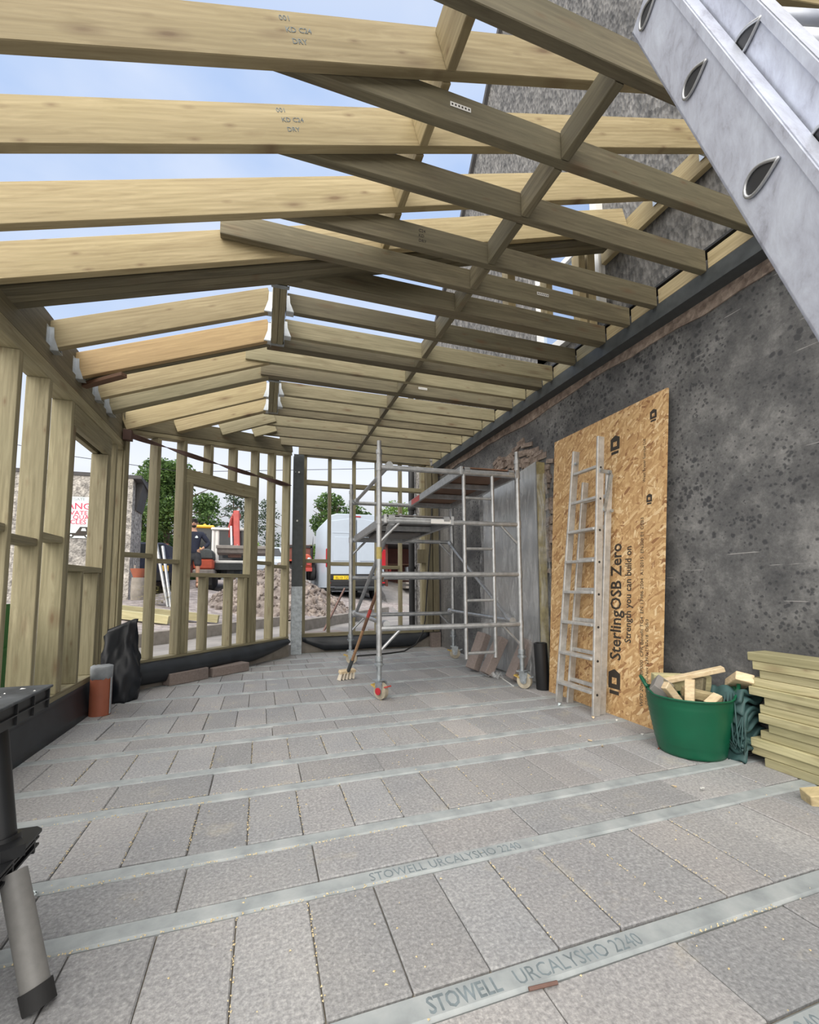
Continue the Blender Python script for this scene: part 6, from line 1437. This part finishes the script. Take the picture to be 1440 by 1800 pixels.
def make_man():
    px, py = -1.77, 13.2; zg = ground_z(px, py); root = empty('person', (px, py, zg), 'man in navy long sleeved top and dark shorts standing outside, hand on hip, looking up', 'person')
    def Q(x, y, z): return Vector((px + x, py + y, zg + z))
    J = [(Q(0, 0, .98), (.15, .11)), (Q(0, 0, 1.18), (.14, .105)), (Q(0, 0, 1.38), (.17, .115)), (Q(0, 0, 1.50), (.10, .085)), (Q(0, -.01, 1.58), .058), (Q(0, -.02, 1.66), .062), (Q(0, -.015, 1.74), (.078, .095)), (Q(0, -.0, 1.81), (.06, .075)),
         (Q(.20, 0, 1.45), .062), (Q(.37, .03, 1.20), .045), (Q(.22, -.10, 1.04), .032), (Q(.17, -.13, 1.02), .03),
         (Q(-.20, 0, 1.45), .062), (Q(-.27, .02, 1.16), .045), (Q(-.26, -.10, .92), .032), (Q(-.26, -.12, .86), .03),
         (Q(.10, 0, .90), .095), (Q(.12, -.01, .50), .058), (Q(.13, .02, .10), .04), (Q(.14, -.12, .05), .04), (Q(-.10, 0, .90), .095), (Q(-.12, -.01, .50), .058), (Q(-.13, .02, .10), .04), (Q(-.14, -.12, .05), .04)]
    E_ = [(0, 1), (1, 2), (2, 3), (3, 4), (4, 5), (5, 6), (6, 7), (2, 8), (8, 9), (9, 10), (10, 11), (2, 12), (12, 13), (13, 14), (14, 15), (0, 16), (16, 17), (17, 18), (18, 19), (0, 20), (20, 21), (21, 22), (22, 23)]
    body = skin_mesh('body', J, E_, 'skin', root)
    J = [(Q(0, 0, .86), (.172, .135)), (Q(0, 0, 1.18), (.162, .125)), (Q(0, 0, 1.38), (.19, .135)), (Q(0, 0, 1.51), (.11, .095)), (Q(.20, 0, 1.45), .082), (Q(.375, .03, 1.20), .062), (Q(.26, -.08, 1.07), .045), (Q(-.20, 0, 1.45), .082), (Q(-.275, .02, 1.16), .062), (Q(-.262, -.08, .96), .045)]
    top = skin_mesh('navy_top', J, [(0, 1), (1, 2), (2, 3), (2, 4), (4, 5), (5, 6), (2, 7), (7, 8), (8, 9)], 'navy_cloth', root)
    b = B(); b.prism([(0, .03), (.025, .01), (.04, -.03), (0, -.04), (-.04, -.03), (-.025, .01)], Q(.085, -.148, 1.37), (1, 0, 0), (0, 0, 1), (0, -1, 0), .004); b.out('chest_print', 'sign_white', top)
    skin_mesh('shorts', [(Q(0, 0, 1.04), (.16, .125)), (Q(0, 0, .90), (.17, .135)), (Q(.11, 0, .80), .112), (Q(.125, -.01, .56), .098), (Q(-.11, 0, .80), .112), (Q(-.125, -.01, .56), .098)], [(0, 1), (1, 2), (2, 3), (1, 4), (4, 5)], 'charcoal_cloth', root)
    for s in (-1, 1): skin_mesh('boot', [(Q(s * .13, .03, .20), .06), (Q(s * .13, .03, .06), .058), (Q(s * .14, -.12, .04), .05)], [(0, 1), (1, 2)], 'old_brown_timber', root)
    for hx, sgn, zz in ((.17, -1, 1.02), (-.26, 1, .86)):
        for k in range(4):
            dx = sgn * .012 * k; b = B(); base = Q(hx, -.13, zz + .012 - .016 * k) if sgn < 0 else Q(hx - .018 + .012 * k, -.125, zz)
            mid = base + (Vector((-.035, -.03, -.012)) if sgn < 0 else Vector((0, -.01, -.045))); tip = mid + (Vector((-.03, .0, -.012)) if sgn < 0 else Vector((0, .01, -.035))); b.tube([base, mid, tip], [.009, .0085, .0065], 6); b.out('finger', 'skin', body, smooth=True)
        b = B(); base = Q(hx + .01, -.12, zz + .02); b.tube([base, base + Vector((.03 * sgn, -.03, -.01)), base + Vector((.045 * sgn, -.045, -.035))], [.011, .0095, .007], 6); b.out('thumb', 'skin', body, smooth=True)
    h = Q(0, -.015, 1.745)
    b = B(); b.ball(h + Vector((0, .018, .045)), (.088, .105, .078), 14, 9); b.ball(h + Vector((0, -.05, .095)), (.07, .05, .035), 10, 6); b.out('hair', 'hair', root, smooth=True)
    b = B(); b.ball(h + Vector((0, -.050, -.085)), (.056, .050, .040), 12, 7); b.out('beard', 'hair', root, smooth=True)
    b = B(); b.tube([h + Vector((0, -.088, .02)), h + Vector((0, -.112, -.02)), h + Vector((0, -.092, -.03))], [.009, .014, .010], 8); b.out('nose', 'skin', body, smooth=True)
    b = B(); b.ball(h + Vector((0, -.090, -.058)), (.022, .010, .006), 8, 5); b.out('mouth', 'lamp_red', body)
    for s in (-1, 1):
        b = B(); b.ball(h + Vector((s * .032, -.086, .012)), (.012, .008, .007), 8, 6); b.out('eye', 'hair', body)
        b = B(); b.box(h + Vector((s * .033, -.090, .032)), (.034, .01, .009)); b.out('eyebrow', 'hair', body)
        b = B(); b.ball(h + Vector((s * .088, 0, -.005)), (.012, .022, .032), 8, 6); b.out('ear', 'skin', body, smooth=True)
make_man()
